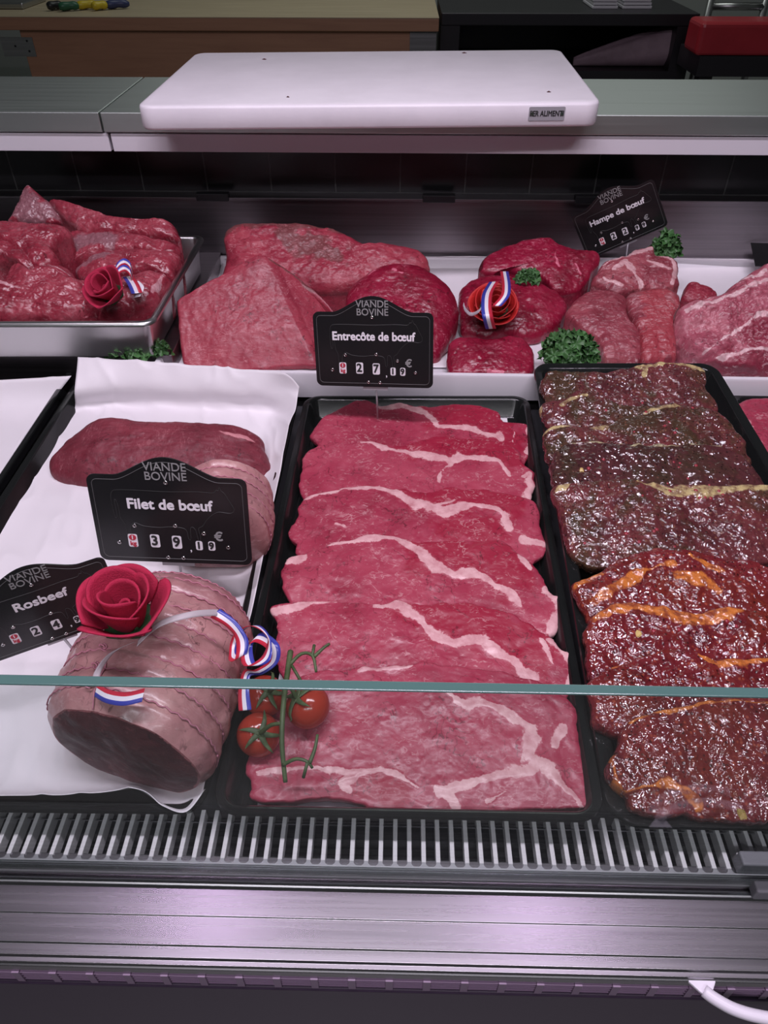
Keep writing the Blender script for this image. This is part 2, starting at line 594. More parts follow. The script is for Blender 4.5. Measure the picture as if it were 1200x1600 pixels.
def extr(profile, x0, x1):
    """closed (Y,h) profile extruded along X"""
    n = len(profile)
    V = [(x0, y, Zh(h)) for y, h in profile] + [(x1, y, Zh(h)) for y, h in profile]
    Fc = [(i, (i + 1) % n, n + (i + 1) % n, n + i) for i in range(n)]
    Fc += [tuple(range(n))[::-1], tuple(range(n, 2 * n))]
    return V, Fc


b = MB(); b.box((-XC, .282, Zh(.60)), (XC, 1.26, Zh(.553))); b.build('deck', M['deck'], ctr)
b = MB(); b.box((-XC, .225, Zh(.66)), (XC, .282, Zh(.60))); b.build('air_duct', M['pit'], ctr)
b = MB()
b.add(*extr([(.2465, .556), (.233, .556), (.2325, .5585), (.229, .5555), (.2265, .5545), (.2245, .557), (.2235, .5582), (.2075, .5640),
             (.2072, .5646), (.1905, .5706), (.1900, .5716), (.1835, .5740), (.1828, .5765), (.1800, .5772), (.1795, .5790), (.1780, .5800), (.1775, .5865), (.1800, .5870), (.2465, .60)], -XC, XC))
b.build('front_ledge', M['alu'], ctr, bevel=.0006)
b = MB(); b.add(*extr([(.2285, .5552), (.2255, .5538), (.2245, .5545), (.2248, .557), (.2285, .557)], -XC, XC)); b.build('bright_bead', M['alu_bright'], ctr)
b = MB(); b.box((-XC, .184, Zh(1.30)), (XC, .21, Zh(.5895))); b.build('vent_recess', M['pit'], ctr)
b = MB()
for k in range(4):
    z = Zh(.5905 + k * .0044)
    b.box((-XC, .1770, z - .0004), (XC, .184, z + .0004))
for k in range(-17, 18):
    b.box((k * .0265 - .0026, .1762, Zh(.606)), (k * .0265 + .0026, .184, Zh(.5885)))
b.build('vent_strip', M['vent'], ctr)
b = MB(); b.box((-XC, .1752, Zh(1.38)), (XC, .190, Zh(.6065))); b.build('front_panel', M['panel'], ctr, bevel=.002)
b = MB(); b.box((-XC, .23, .08), (XC, 1.35, Zh(.66))); b.build('base_cabinet', M['panel'], ctr)
b = MB(); b.box((-XC, 1.243, Zh(.60)), (XC, 1.262, Zh(.398)))
b.box((-XC, 1.226, Zh(.4005)), (XC, 1.262, Zh(.397)))
b.build('steel_back', M['steel_wall'], ctr, bevel=.0006)

# black glazed tiles along the back
m_, nt_, N_, L_, bs_ = new_mat('black_tiles')
t_ = NT(nt_)
bk = t_.n('ShaderNodeTexBrick')
L_.new(t_.coord((1, 1, 1), (math.pi / 2, 0, 0)), bk.inputs['Vector'])
bk.offset = 0
bk.inputs['Color1'].default_value = (.010, .010, .011, 1)
bk.inputs['Color2'].default_value = (.013, .013, .014, 1)
bk.inputs['Mortar'].default_value = (.05, .052, .05, 1)
bk.inputs['Scale'].default_value = 1.0
bk.inputs['Mortar Size'].default_value = .0012
bk.inputs['Brick Width'].default_value = .105
bk.inputs['Row Height'].default_value = .30
L_.new(bk.outputs['Color'], bs_.inputs['Base Color'])
bs_.inputs['Roughness'].default_value = .25
b = MB(); b.box((-XC, 1.255, Zh(.397)), (XC, 1.275, Zh(.30))); b.build('tile_back', m_, ctr)
for px in (332, 686, 925):
    p = UY([(px, 303)], 1.228)[0]
    b = MB(); b.box((p[0] - .026, 1.2215, Zh(.4015)), (p[0] + .026, 1.236, Zh(.390))); b.build('clip', M['blackp'], ctr, bevel=.001)
xs = U([(149, 180)], .26)[0][0]
WY0, WY1 = 1.163, 1.405
for nm, x0, x1 in (('worktop', -XC, xs - .0012), ('worktop', xs + .0012, XC)):
    b = MB(); b.box((x0, WY0, Zh(.286)), (x1, WY1, Zh(.26))); b.build(nm, M['worktop'], ctr, bevel=.0012)
for x0, x1 in ((-XC, xs + .004), (xs + .008, XC)):
    b = MB(); b.box((x0, WY0 + .004, Zh(.313)), (x1, WY0 + .03, Zh(.2885))); b.build('shelf_strip', M['strip'], ctr, bevel=.001)
b = MB(); b.box((-XC, 1.275, .5), (XC, 1.36, Zh(.288))); b.build('rear_panel', M['dark_wood'], ctr)

# front air grille
gr = thing('air_grille', (0, .262, Zh(.556)), 'pale grey slotted air grille running along the front of the meat trays', 'grille')
SPX = .0107
b = MB()
NB = 44
for k in range(-NB, NB + 1):
    x = k * SPX + .003
    b.box((x - .0017, .2445, Zh(.566)), (x + .0017, .2815, Zh(.5545)))
b.build('slats', M['bar'], gr, bevel=.0004)
b = MB(); b.tube([(-NB * SPX, .2735, Zh(.5585)), (NB * SPX, .2735, Zh(.5585))], .0007, 6); b.build('cross_rod', M['alu_bright'], gr)
ed = []
for k in range(-NB, NB):
    xc = (k + .5) * SPX + .003
    ed.append((xc - .0044, .2445))
    for a in np.linspace(math.pi, 2 * math.pi, 9):
        ed.append((xc + .0040 * math.cos(a), .2443 + .0034 * math.sin(a)))
    ed.append((xc + .0044, .2445))
b = MB()
ne = len(ed)
V = [(x, y, Zh(.5545)) for x, y in ed] + [(x, .2388, Zh(.5545)) for x, y in ed]
b.add(V, [(ne + i, ne + i + 1, i + 1, i) for i in range(ne - 1)])
o = b.build('scalloped_rail', M['rail'], gr)
s_ = o.modifiers.new('solid', 'SOLIDIFY'); s_.thickness = .001

# low glass pane on the ledge
GY = .236
b = MB(); b.box((-XC, GY - .003, Zh(.5555)), (XC, GY + .003, Zh(.3275))); gp = b.build('front_glass', M['glass'], ctr)
gp['label'] = 'low clear glass pane along the front edge'
b = MB(); b.box((-XC, GY - .0031, Zh(.3277)), (XC, GY + .0031, Zh(.3263))); b.build('polished_edge', M['glass_edge'], gp, bevel=.0006)
b = MB(); b.box((-XC, GY + .0031, Zh(.556)), (XC, GY + .0042, Zh(.552))); b.box((-XC, GY - .0042, Zh(.556)), (XC, GY - .0031, Zh(.5535))); b.build('bottom_seal', M['rail'], gp)
xk = U([(1150, 1350)], .55)[0][0]
b = MB(); b.box((xk, GY + .0043, Zh(.5552)), (xk + .05, GY + .015, Zh(.5385)))
b.box((xk + .005, GY - .013, Zh(.5545)), (xk + .05, GY - .0043, Zh(.542)))
gc = b.build('glass_clamp', M['grey_plastic'], ctr, bevel=.0015)
gc['label'] = 'grey plastic clamp at the foot of the glass'
b = MB(); b.box((xk + .012, GY - .009, Zh(.5575)), (xk + .024, GY - .006, Zh(.5545))); b.build('clamp_foot', M['blackp'], gc)

# white plastic handle at the front edge
hc = crom([U([p], .580)[0] for p in ((1100, 1548), (1116, 1560), (1145, 1576), (1180, 1587), (1220, 1592), (1270, 1584))], 40, False)
b = MB(); b.tube(hc, .0042, 12); hp = b.build('handle', M['white_plastic'], ctr, smooth=True)
hp['label'] = 'white curved plastic handle with a flat tapering end'
TIP = [U([p], .5795)[0] for p in ((1069, 1527), (1121, 1526), (1112, 1556), (1098, 1553))]
TIPd = [(p[0], p[1], p[2] - .003) for p in TIP]
b = MB(); b.add(TIP + TIPd, [(3, 2, 1, 0), (4, 5, 6, 7), (0, 1, 5, 4), (1, 2, 6, 5), (2, 3, 7, 6), (3, 0, 4, 7)])
b.build('flat_end', M['white_plastic'], hp, bevel=.0008)


# ------------------------------------------------------------------ trays
def tray(name, corners, prof, rad, mat, label, cat, group=None, ns=8):
    """corners: near-left, near-right, far-right, far-left of the rim; prof: (inset, dz) from the outer foot over the rim to the floor"""
    C = np.array(corners, float)
    Wd = (np.linalg.norm(C[1] - C[0]) + np.linalg.norm(C[2] - C[3])) / 2
    Ld = (np.linalg.norm(C[3] - C[0]) + np.linalg.norm(C[2] - C[1])) / 2

    def loop(ins):
        r = max(rad - ins, .004)
        out = []
        for cx, cy, a0 in ((Wd - ins - r, ins + r, -90), (Wd - ins - r, Ld - ins - r, 0), (ins + r, Ld - ins - r, 90), (ins + r, ins + r, 180)):
            for k in range(ns + 1):
                a = math.radians(a0 + 90 * k / ns)
                out.append(((cx + r * math.cos(a)) / Wd, (cy + r * math.sin(a)) / Ld))
        return np.array(out)
    V = []
    for ins, dz in prof:
        uv = loop(ins)
        u, v = uv[:, :1], uv[:, 1:]
        P = C[0] * (1 - u) * (1 - v) + C[1] * u * (1 - v) + C[2] * u * v + C[3] * (1 - u) * v
        P[:, 2] += dz
        V.append(P)
    n = len(V[0])
    Fc = []
    for i in range(len(prof) - 1):
        for k in range(n):
            k2 = (k + 1) % n
            Fc.append((i * n + k, i * n + k2, (i + 1) * n + k2, (i + 1) * n + k))
    Fc.append(tuple(range(n))[::-1])
    Fc.append(tuple((len(prof) - 1) * n + k for k in range(n)))
    o = mesh_obj(name, np.concatenate(V), Fc, mat)
    md = o.modifiers.new('edges', 'EDGE_SPLIT')
    md.split_angle = math.radians(50)
    return setp(o, label, cat, group)


BT = [(.016, -.0275), (.013, -.0265), (.003, -.004), (.0, -.002), (.0008, 0), (.006, 0), (.0085, -.002), (.0135, -.0235), (.017, -.0255)]
FT = [(.016, -.0275), (.013, -.0265), (.003, -.004), (.0, -.002), (.0008, 0), (.010, 0), (.0125, -.002), (.0170, -.0235), (.020, -.0255)]
mid_c = [U([(326, 1272)], .52)[0], U([(950, 1284)], .52)[0], U([(826, 618)], .52)[0], U([(476, 618)], .52)[0]]
tray('black_tray', mid_c, BT, .022, M['black_tray'], 'black plastic tray holding the row of plain entrecote steaks', 'tray', 'black display trays')
mar_c = [U([(952, 1292)], .52)[0], U([(1560, 1304)], .52)[0], U([(1117, 567)], .482)[0], U([(832, 567)], .482)[0]]
tray('black_tray', mar_c, FT, .024, M['black_tray'], 'black plastic tray holding the glossy marinated steaks', 'tray', 'black display trays')
fil_c = [U([(-322, 1264)], .52)[0], U([(318, 1271)], .52)[0], U([(468, 618)], .52)[0], U([(124, 586)], .52)[0]]
tray('black_tray', fil_c, BT, .022, M['black_tray'], 'black plastic tray mostly hidden under white paper and the tied roast', 'tray', 'black display trays')
lef_c = [U([(-960, 1254)], .52)[0], U([(-335, 1264)], .52)[0], U([(119, 573)], .52)[0], U([(-240, 573)], .52)[0]]
tray('black_tray', lef_c, BT, .022, M['black_tray'], 'black plastic tray with only white paper in it at the left edge', 'tray', 'black display trays')
rig_c = [U([(1580, 1302)], .522)[0], U([(2150, 1310)], .522)[0], U([(1490, 613)], .522)[0], U([(1130, 613)], .522)[0]]
tray('black_tray', rig_c, FT, .022, M['black_tray'], 'black plastic tray with one pale red steak at the right edge', 'tray', 'black display trays')
wt_c = [U([(233, 580)], .497)[0], U([(1420, 597)], .497)[0], U([(1300, 403)], .497)[0], U([(328, 399)], .497)[0]]
tray('white_tray', wt_c, [(.006, -.040), (.003, -.038), (.0, -.003), (.001, 0), (.0075, 0), (.009, -.002), (.012, -.022), (.016, -.025)], .016, M['white_tray'],
     'wide white plastic tray under the back row of beef joints', 'tray')
pan_c = [U([(-560, 507)], .435)[0], U([(240, 505)], .435)[0], U([(322, 366)], .435)[0], U([(-300, 368)], .435)[0]]
tray('steel_pan', pan_c, [(.016, -.056), (.013, -.054), (.009, -.007), (.002, -.0065), (0, -.0045), (.0008, -.0018), (.003, -.0003), (.006, 0), (.009, -.001), (.011, -.004), (.018, -.050), (.024, -.053)], .02, M['pan'],
     'deep rectangular stainless steel pan filled with trimmed beef strips', 'pan')
# plinths that carry the back row inside the counter
b = MB(); b.box((-XC, .885, Zh(.553)), (-.305, 1.242, Zh(.4925))); b.build('step', M['steel_wall'], ctr, bevel=.001)
b = MB(); b.box((-.30, .905, Zh(.553)), (XC, 1.242, Zh(.5385))); b.build('low_step', M['deck'], ctr)


# ------------------------------------------------------------------ papers
def sheet(name, rows, mat, label, cat, seed, nu=60, nv=90, crumple=.0012, wave=None, thick=.0004, group=None):
    """rows of (px, py, h) control points, near to far"""
    K = [[np.array(U([(p[0], p[1])], p[2])[0]) for p in r] for r in rows]
    g1 = np.array([crom(np.array(r), nu, False) if len(r) > 2 else np.linspace(r[0], r[1], nu) for r in K])
    G = np.stack([crom(g1[:, j], nv, False) for j in range(nu)], 1)
    P = G.reshape(-1, 3)
    P[:, 2] += crumple * .8 * np.maximum(fbm(P, 18, seed, 2), -.8) + crumple * 1.1 * (1 - np.abs(fbm(P * np.array([1, .45, .5]) + .2 * P[:, [1, 0, 2]], 26, seed + 9, 2))) ** 3 + crumple * .3
    if wave: P = wave(P)
    Fc = [(i * nu + j, i * nu + j + 1, (i + 1) * nu + j + 1, (i + 1) * nu + j) for i in range(nv - 1) for j in range(nu - 1)]
    o = mesh_obj(name, P, Fc, mat)
    s = o.modifiers.new('solid', 'SOLIDIFY')
    s.thickness = thick
    s.offset = 1
    return setp(o, label, cat, group)


sheet('paper_sheet', [
    [(-300, 1262, .5185), (-100, 1248, .5185), (120, 1244, .5185), (215, 1236, .5185), (255, 1262, .5185), (292, 1271, .5185), (322, 1236, .5185)],
    [(-292, 1225, .5400), (-100, 1215, .5400), (120, 1212, .5400), (212, 1205, .5400), (250, 1215, .5400), (290, 1220, .535), (325, 1210, .5185)],
    [(-130, 1000, .5400), (0, 1000, .5400), (100, 1000, .5400), (200, 1000, .5400), (300, 1000, .5400), (352, 1000, .5390), (386, 992, .5165)],
    [(14, 800, .5400), (100, 800, .5400), (200, 800, .5400), (300, 800, .5400), (360, 800, .5400), (396, 800, .5390), (428, 790, .5165)],
    [(98, 668, .5400), (160, 664, .5400), (240, 662, .5400), (320, 662, .5400), (390, 664, .5400), (424, 668, .5385), (452, 668, .5135)],
    [(117, 640, .536), (170, 634, .536), (250, 634, .536), (330, 637, .536), (400, 640, .536), (432, 642, .534), (462, 640, .508)],
    [(117, 610, .505), (175, 606, .506), (250, 606, .507), (330, 610, .508), (400, 614, .508), (440, 612, .505), (466, 618, .502)],
    [(122, 559, .478), (180, 563, .480), (250, 568, .482), (330, 574, .484), (400, 581, .485), (446, 585, .480), (468, 606, .494)]],
    M['paper'], 'crumpled white butcher paper under the fillet and the tied roast', 'paper', 3, 120, 180, .0026)
sheet('paper_sheet', [
    [(-900, 1235, .5400), (-620, 1235, .5400), (-345, 1235, .5400)],
    [(-500, 900, .5400), (-240, 900, .5400), (-75, 900, .5400)],
    [(-330, 700, .5400), (-140, 700, .5400), (30, 700, .5400)],
    [(-260, 640, .5390), (-80, 640, .5390), (72, 640, .5390)],
    [(-230, 597, .512), (-60, 597, .512), (112, 588, .506)]],
    M['paper'], 'white paper lining the empty tray at the left edge', 'paper', 8, 60, 90, .0012)
sheet('paper_sheet', [
    [(262, 570, .5195), (600, 574, .5195), (900, 578, .5195), (1380, 586, .5195)],
    [(290, 500, .5195), (600, 500, .5195), (900, 502, .5195), (1330, 506, .5195)],
    [(335, 440, .5195), (600, 436, .5195), (900, 436, .5195), (1280, 440, .5195)],
    [(348, 411, .507), (600, 410, .507), (900, 411, .507), (1270, 416, .507)],
    [(354, 404, .4935), (600, 401, .4935), (900, 402, .4935), (1262, 408, .4935)]],
    M['paper'], 'white paper lining the wide back tray beneath the joints', 'paper', 5, 120, 60, .0008)


# ------------------------------------------------------------------ meat
def meat(name, out, mat, label, cat, h, yref, slope, thick=None, base=None, bulge=.004, edge=.06, ez=.004, fat=(), cap=(), seed=1, rag=.0015,
         rough_amp=.0012, bigamp=.002, N=280, R=70, group=None, off=(0, 0), ridge=None, pw=4, center=None, fold=None):
    """A solid cut: its upper face follows the outline `out` on a plane that passes depth h where the picture row yref meets it and rises by `slope` degrees to the back."""
    m = math.tan(math.radians(slope))
    Yr = ratio(yref) * h
    P = U(out, h, m, Yr)
    ex = np.array([1.0, 0, 0])
    ey = np.array([0, 1.0, m]); ey /= np.linalg.norm(ey)
    en = np.cross(ex, ey)
    O = P.mean(0)
    if center is not None: O = U([center], h, m, Yr)[0]
    Q = np.stack([(P - O) @ ex, (P - O) @ ey], 1)
    B = crom(Q, N)
    nz = fbm(np.c_[B, np.full(N, seed * .37)], 60, seed, 4)
    rr = np.linalg.norm(B, axis=1, keepdims=True)
    B = B * (1 + rag * nz[:, None] / np.maximum(rr, .01))
    if base is None:
        prof = [(s, bulge * (1 - s ** pw), 0) for s in np.linspace(.0, 1, R) ** .8 * (1 - edge)]
        z0 = bulge * (1 - (1 - edge) ** pw)
        for a in np.linspace(0, 90, 8)[1:]:
            prof.append((1 - edge + edge * math.sin(math.radians(a)), z0 * (1 - a / 90) - ez * (1 - math.cos(math.radians(a))), 0))
        for a in np.linspace(0, 90, 6)[1:]:
            prof.append((1 - edge * .7 * (1 - math.cos(math.radians(a))), -ez - (thick - ez) * math.sin(math.radians(a)), 1))
        for s in np.linspace(1 - edge * .7, 0, 8)[1:]:
            prof.append((s, -thick, 2))
    else:
        prof = [(s, bulge * (1 - s ** pw), 0) for s in np.linspace(0, 1, R) ** .8 * (1 - edge)]
        z0 = bulge * (1 - (1 - edge) ** pw)
        for a in np.linspace(0, 90, 10)[1:]:
            prof.append((1 - edge + edge * math.sin(math.radians(a)), z0 * (1 - a / 90) - ez * (1 - math.cos(math.radians(a))), 0))
    V = []
    A = []
    S = []
    for s, z, kind in prof:
        V.append(O + np.outer(B[:, 0] * s, ex) + np.outer(B[:, 1] * s, ey) + z * en)
        A.append(np.full(N, 1.0 if kind == 0 else .6 if kind == 1 else 0.0))
        S.append(np.full(N, s))
    if base is not None:
        zb = Zh(base)
        top = V[-1]
        for k, f in enumerate(np.linspace(0, 1, 9)[1:]):
            W = top.copy()
            W[:, 2] = top[:, 2] * (1 - f) + np.minimum(zb, top[:, 2] - .001) * f
            c = O[:2]
            W[:, :2] = c + (W[:, :2] - c) * (1 - .05 * f ** 3)
            V.append(W)
            A.append(np.full(N, .8 if f < .9 else 0.0))
            S.append(np.full(N, 1.0))
        W = V[-1].copy(); W[:, :2] = O[:2] + (W[:, :2] - O[:2]) * .01
        V.append(W); A.append(np.zeros(N)); S.append(np.zeros(N))
    V = np.concatenate(V); A = np.concatenate(A); S = np.concatenate(S)
    if ridge is not None:
        rp, rw, rh = ridge
        RP = crom(U(rp, h, m, Yr), 40, False)
        d = np.min(np.linalg.norm(V[:, None, :] - RP[None], axis=2), axis=1)
        w = np.exp(-(d / rw)) * (A > .9) * np.clip((1 - S) / .25, 0, 1)
        V = V + (rh * w)[:, None] * en

    if fold is not None:
        fp, kf = fold
        FP = U(fp, h, m, Yr)
        a_, b_ = (FP[0] - O), (FP[1] - O)
        a2, b2 = np.array([a_ @ ex, a_ @ ey]), np.array([b_ @ ex, b_ @ ey])
        dr_ = (b2 - a2) / np.linalg.norm(b2 - a2)
        nn_ = np.array([-dr_[1], dr_[0]])
        q = np.stack([(V - O) @ ex, (V - O) @ ey], 1) - a2
        sd = q @ nn_
        if nn_[0] < 0: sd = -sd
        sd = np.maximum(sd, 0)
        V = V - (kf * np.sqrt(sd ** 2 + 1e-4) * (sd > 0) * np.clip(sd / .012, 0, 1) * (A > .85))[:, None] * en
    VP = V - np.outer((V - O) @ en, en)
    VP = VP + np.stack([.0026 * fbm(VP, 60, seed + 31, 3), .0026 * fbm(VP, 60, seed + 47, 3), np.zeros(len(VP))], 1)
    wmod = np.maximum(1 + .75 * fbm(VP, 55, seed + 53, 3), .18)

    def lines(L):
        r = np.zeros(len(V))
        for pts, wpx in L:
            LP = U(pts, h, m, Yr)
            LP = crom(LP, max(16, 10 * len(pts)), False) if len(pts) > 2 else np.linspace(LP[0], LP[1], 12)
            wv = np.interp(np.linspace(0, 1, len(LP)), np.linspace(0, 1, len(wpx)), wpx) if hasattr(wpx, '__len__') else np.full(len(LP), wpx)
            wv = wv * .00046
            for i in range(0, len(V), 8000):
                X = VP[i:i + 8000]
                dd = np.linalg.norm(X[:, None, :] - LP[None], axis=2) / np.maximum(wv[None] * wmod[i:i + 8000, None], 1e-5)
                r[i:i + 8000] = np.maximum(r[i:i + 8000], np.exp(-.7 * dd.min(1) ** 2))
        return r
    fa = lines(fat); ca = lines(cap)
    D = bigamp * fbm(V, 26, seed, 2) + rough_amp * fbm(V, 110, seed + 5, 3) + fa * .0006
    V = V + (D * A)[:, None] * en
    nr = len(V) // N
    Fc = []
    for i in range(nr - 1):
        for k in range(N):
            k2 = (k + 1) % N
            if i == 0 and prof[0][0] == 0:
                Fc.append((k, (i + 1) * N + k, (i + 1) * N + k2))
            else:
                Fc.append((i * N + k, (i + 1) * N + k, (i + 1) * N + k2, i * N + k2))
    if base is not None:
        Fc.append(tuple((nr - 1) * N + k for k in range(N))[::-1])
    o = mesh_obj(name, V, Fc, mat, attrs={'fat': fa, 'cap': ca})
    return setp(o, label, cat, group)


def zz(L, sc, ox, oy):
    return [(x / sc + ox, y / sc + oy) for x, y in L]


# --- entrecote row: each slice leans on the one behind it; built back to front
def steak(name, out, mat, label, yfar, Ls, a, bs, ms, group, cat='steak', **kw):
    r = ratio(yfar)
    Yf = r * (a + bs * Ls - ms * Ls) / (1 + r * bs)
    h = Yf / r
    return meat(name, out, mat, label, cat, h, yfar, math.degrees(math.atan(ms)), group=group, **kw)


Z8 = lambda L: zz(L, 2.4, 400, 600)
Z9 = lambda L: zz(L, 2.0, 360, 960)
GE = 'plain entrecote steaks in the middle tray'
EN = dict(a=.533, bs=0, ms=.18, thick=.0105, bulge=.0022, edge=.035, ez=.003, rough_amp=.0006, bigamp=.0014, rag=.0034, group=GE)
steak('entrecote_steak', Z8([(205, 185), (250, 125), (320, 85), (400, 60), (460, 80), (540, 70), (620, 85), (720, 80), (820, 80), (910, 100), (930, 140), (1020, 150), (1035, 190), (1020, 270), (960, 330), (700, 340), (450, 320), (260, 300), (230, 225)]),
      M['steak'], 'entrecote slice furthest back in its tray, beneath the hanging price sign', 628, .10, seed=11,
      fat=[(Z8([(480, 88), (560, 85), (640, 115), (700, 160), (800, 172), (920, 205)]), [8, 12, 9, 8, 10, 12]), (Z8([(1025, 160), (1020, 250)]), 10), (Z8([(975, 165), (960, 220)]), 3)],
      cap=[(Z8([(720, 110), (820, 120), (900, 150), (960, 200)]), 60)], **EN)
steak('entrecote_steak', Z8([(175, 280), (220, 235), (330, 218), (420, 215), (520, 230), (700, 195), (850, 205), (970, 240), (1000, 290), (1045, 330), (1040, 420), (960, 480), (700, 490), (450, 480), (230, 460), (170, 410), (165, 350)]),
      M['steak'], 'second entrecote slice from the back with a forked white fat seam', 690, .11, seed=12,
      fat=[(Z8([(400, 218), (480, 238), (560, 258), (660, 275), (730, 300), (700, 330), (690, 370)]), [5, 12, 8, 12, 14, 8, 3]), (Z8([(730, 290), (790, 280), (860, 282), (920, 310), (945, 350)]), [14, 10, 8, 12, 8]), (Z8([(1000, 350), (1035, 340), (1035, 420)]), [5, 16, 14])],
      cap=[(Z8([(560, 220), (700, 225), (850, 230), (960, 290)]), 48)], **EN)
steak('entrecote_steak', Z8([(165, 450), (200, 420), (300, 395), (410, 380), (520, 390), (600, 400), (720, 390), (850, 395), (950, 410), (1040, 440), (1070, 490), (1070, 560), (1085, 600), (1060, 650), (900, 720), (600, 720), (300, 690), (170, 650), (140, 600), (128, 550)]),
      M['steak'], 'entrecote slice with a small white star fleck, third from the back', 762, .115, seed=13,
      fat=[(Z8([(170, 435), (290, 400), (400, 385), (480, 395), (560, 430), (640, 465), (710, 490)]), [4, 5, 10, 9, 10, 12, 10]), (Z8([(710, 490), (760, 465), (870, 462), (920, 480), (950, 540)]), [10, 9, 6, 10, 8]), (Z8([(300, 525), (335, 535)]), 4), (Z8([(1000, 580), (1075, 600)]), 10), (Z8([(640, 465), (740, 440)]), 4)],
      cap=[(Z8([(560, 400), (700, 425), (850, 430), (960, 470)]), 40), (Z8([(740, 560), (860, 540)]), 40)], **EN)
steak('entrecote_steak', Z8([(115, 655), (165, 635), (190, 625), (280, 600), (350, 580), (430, 565), (520, 568), (640, 590), (800, 590), (930, 590), (1000, 640), (1070, 720), (1110, 790), (1160, 810), (1155, 870), (1110, 940), (900, 960), (500, 950), (200, 900), (110, 800), (100, 745)]),
      M['steak'], 'entrecote slice with fat edge and ragged corner, third from the front', 850, .115, seed=14,
      fat=[(Z8([(200, 615), (330, 590), (430, 570), (520, 580), (600, 625), (680, 690), (740, 720)]), [4, 5, 11, 10, 8, 12, 15]), (Z8([(740, 720), (800, 710), (880, 745), (960, 790), (985, 835)]), [14, 9, 8, 10, 8]), (Z8([(120, 660), (170, 640)]), 14), (Z8([(1085, 770), (1150, 830), (1120, 930)]), [8, 16, 12]), (Z8([(990, 640), (1040, 700)]), 5)],
      cap=[(Z8([(640, 610), (760, 640), (880, 650), (960, 700)]), 55)], **EN)
steak('entrecote_steak', [(427, 946), (462, 940), (517, 937), (588, 940), (650, 940), (733, 944), (800, 960), (850, 985), (885, 1015), (897, 1025), (893, 1067), (870, 1110), (760, 1130), (600, 1120), (470, 1100), (432, 1050), (430, 1000), (436, 980)],
      M['steak'], 'second entrecote slice from the front, its long fat seam running right', 938, .115, seed=15,
      fat=[([(430, 955), (470, 945), (520, 938)], [14, 8, 3]), ([(588, 940), (630, 950), (670, 985), (705, 1005), (740, 1002), (790, 1030), (828, 1058)], [10, 11, 6, 9, 13, 8, 12]), ([(860, 1000), (888, 1020), (890, 1070)], [6, 14, 10]), ([(845, 1000), (862, 1040)], 4)],
      cap=[([(660, 955), (730, 970), (800, 1000), (840, 1030)], 55)], **EN)
steak('entrecote_steak', [(445, 1068), (500, 1050), (565, 1043), (650, 1038), (720, 1040), (830, 1060), (890, 1090), (905, 1140), (914, 1190), (917, 1210), (924, 1244), (916, 1262), (888, 1264), (845, 1266), (780, 1266), (700, 1272), (650, 1268), (590, 1262), (520, 1249), (440, 1253), (390, 1248), (392, 1215), (384, 1190), (415, 1130), (430, 1090)],
      M['steak'], 'whole entrecote slice at the front of its tray, beside the tomatoes', 1042, .115, seed=16, R=100,
      fat=[(Z9([(410, 172), (480, 168), (560, 158)]), [5, 11, 8]), (Z9([(670, 240), (740, 288), (800, 280), (880, 318), (940, 365), (930, 440)]), [8, 16, 9, 9, 12, 9]),
           (Z9([(80, 500), (180, 490), (280, 478), (400, 490), (500, 490), (580, 545)]), [8, 8, 5, 7, 5, 4]), (Z9([(400, 490), (360, 530), (370, 560)]), [5, 8, 5]), (Z9([(640, 560), (700, 545), (800, 515), (930, 500), (960, 460)]), [10, 8, 8, 10, 6]),
           (Z9([(980, 480), (1040, 540), (1090, 600)]), [12, 6, 4]), (Z9([(1040, 350), (1010, 410)]), 6), (Z9([(700, 600), (660, 560)]), 8), (Z9([(860, 545), (800, 580)]), 5)],
      cap=[(Z9([(420, 530), (520, 540)]), 30)], **EN)

pad = [U([p], .5448)[0] for p in ((402, 1258), (853, 1274), (792, 649), (505, 646))]
b = MB(); b.add(pad + [p - np.array([0, 0, .0005]) for p in pad], [(0, 1, 2, 3), (7, 6, 5, 4), (0, 4, 5, 1), (1, 5, 6, 2), (2, 6, 7, 3), (3, 7, 4, 0)])
setp(b.build('absorbent_pad', M['paper'], None), 'white absorbent pad showing under the front entrecote slice', 'pad')

# --- marinated steaks
ZM = lambda L: zz(L, 3.158, 820, 540)
ZO = lambda L: zz(L, 3.478, 860, 840)
GH = 'herb marinated steaks in the right tray'
GO = 'paprika marinated steaks in the right tray'
AM = .5255 + .257 * .064
MR = dict(a=AM - .002, bs=.064, ms=.30, thick=.0140, bulge=.0035, edge=.04, ez=.005, rough_amp=.0016, bigamp=.0022, rag=.003)
steak('marinated_steak', ZM([(85, 170), (120, 130), (250, 130), (400, 135), (520, 110), (620, 92), (760, 90), (870, 110), (890, 150), (905, 230), (950, 300), (900, 340), (700, 350), (400, 340), (150, 310), (95, 250)]), M['herb'],
      'herb marinated steak furthest back, its yellow fat edge at the right', 576, .09, group=GH, seed=21, fat=[(ZM([(560, 112), (650, 100), (760, 100), (865, 118)]), [8, 14, 14, 10]), (ZM([(600, 110), (590, 160)]), 7)], **MR)
steak('marinated_steak', ZM([(75, 290), (180, 262), (280, 215), (340, 240), (450, 290), (560, 300), (700, 290), (850, 290), (960, 320), (1000, 370), (980, 430), (700, 450), (400, 440), (150, 410), (95, 370)]), M['herb'],
      'herb marinated steak second from the back, mostly covered by the next', 610, .09, group=GH, seed=22, fat=[(ZM([(175, 300), (230, 265), (300, 250)]), 6), (ZM([(80, 290), (90, 380)]), 5)], **MR)
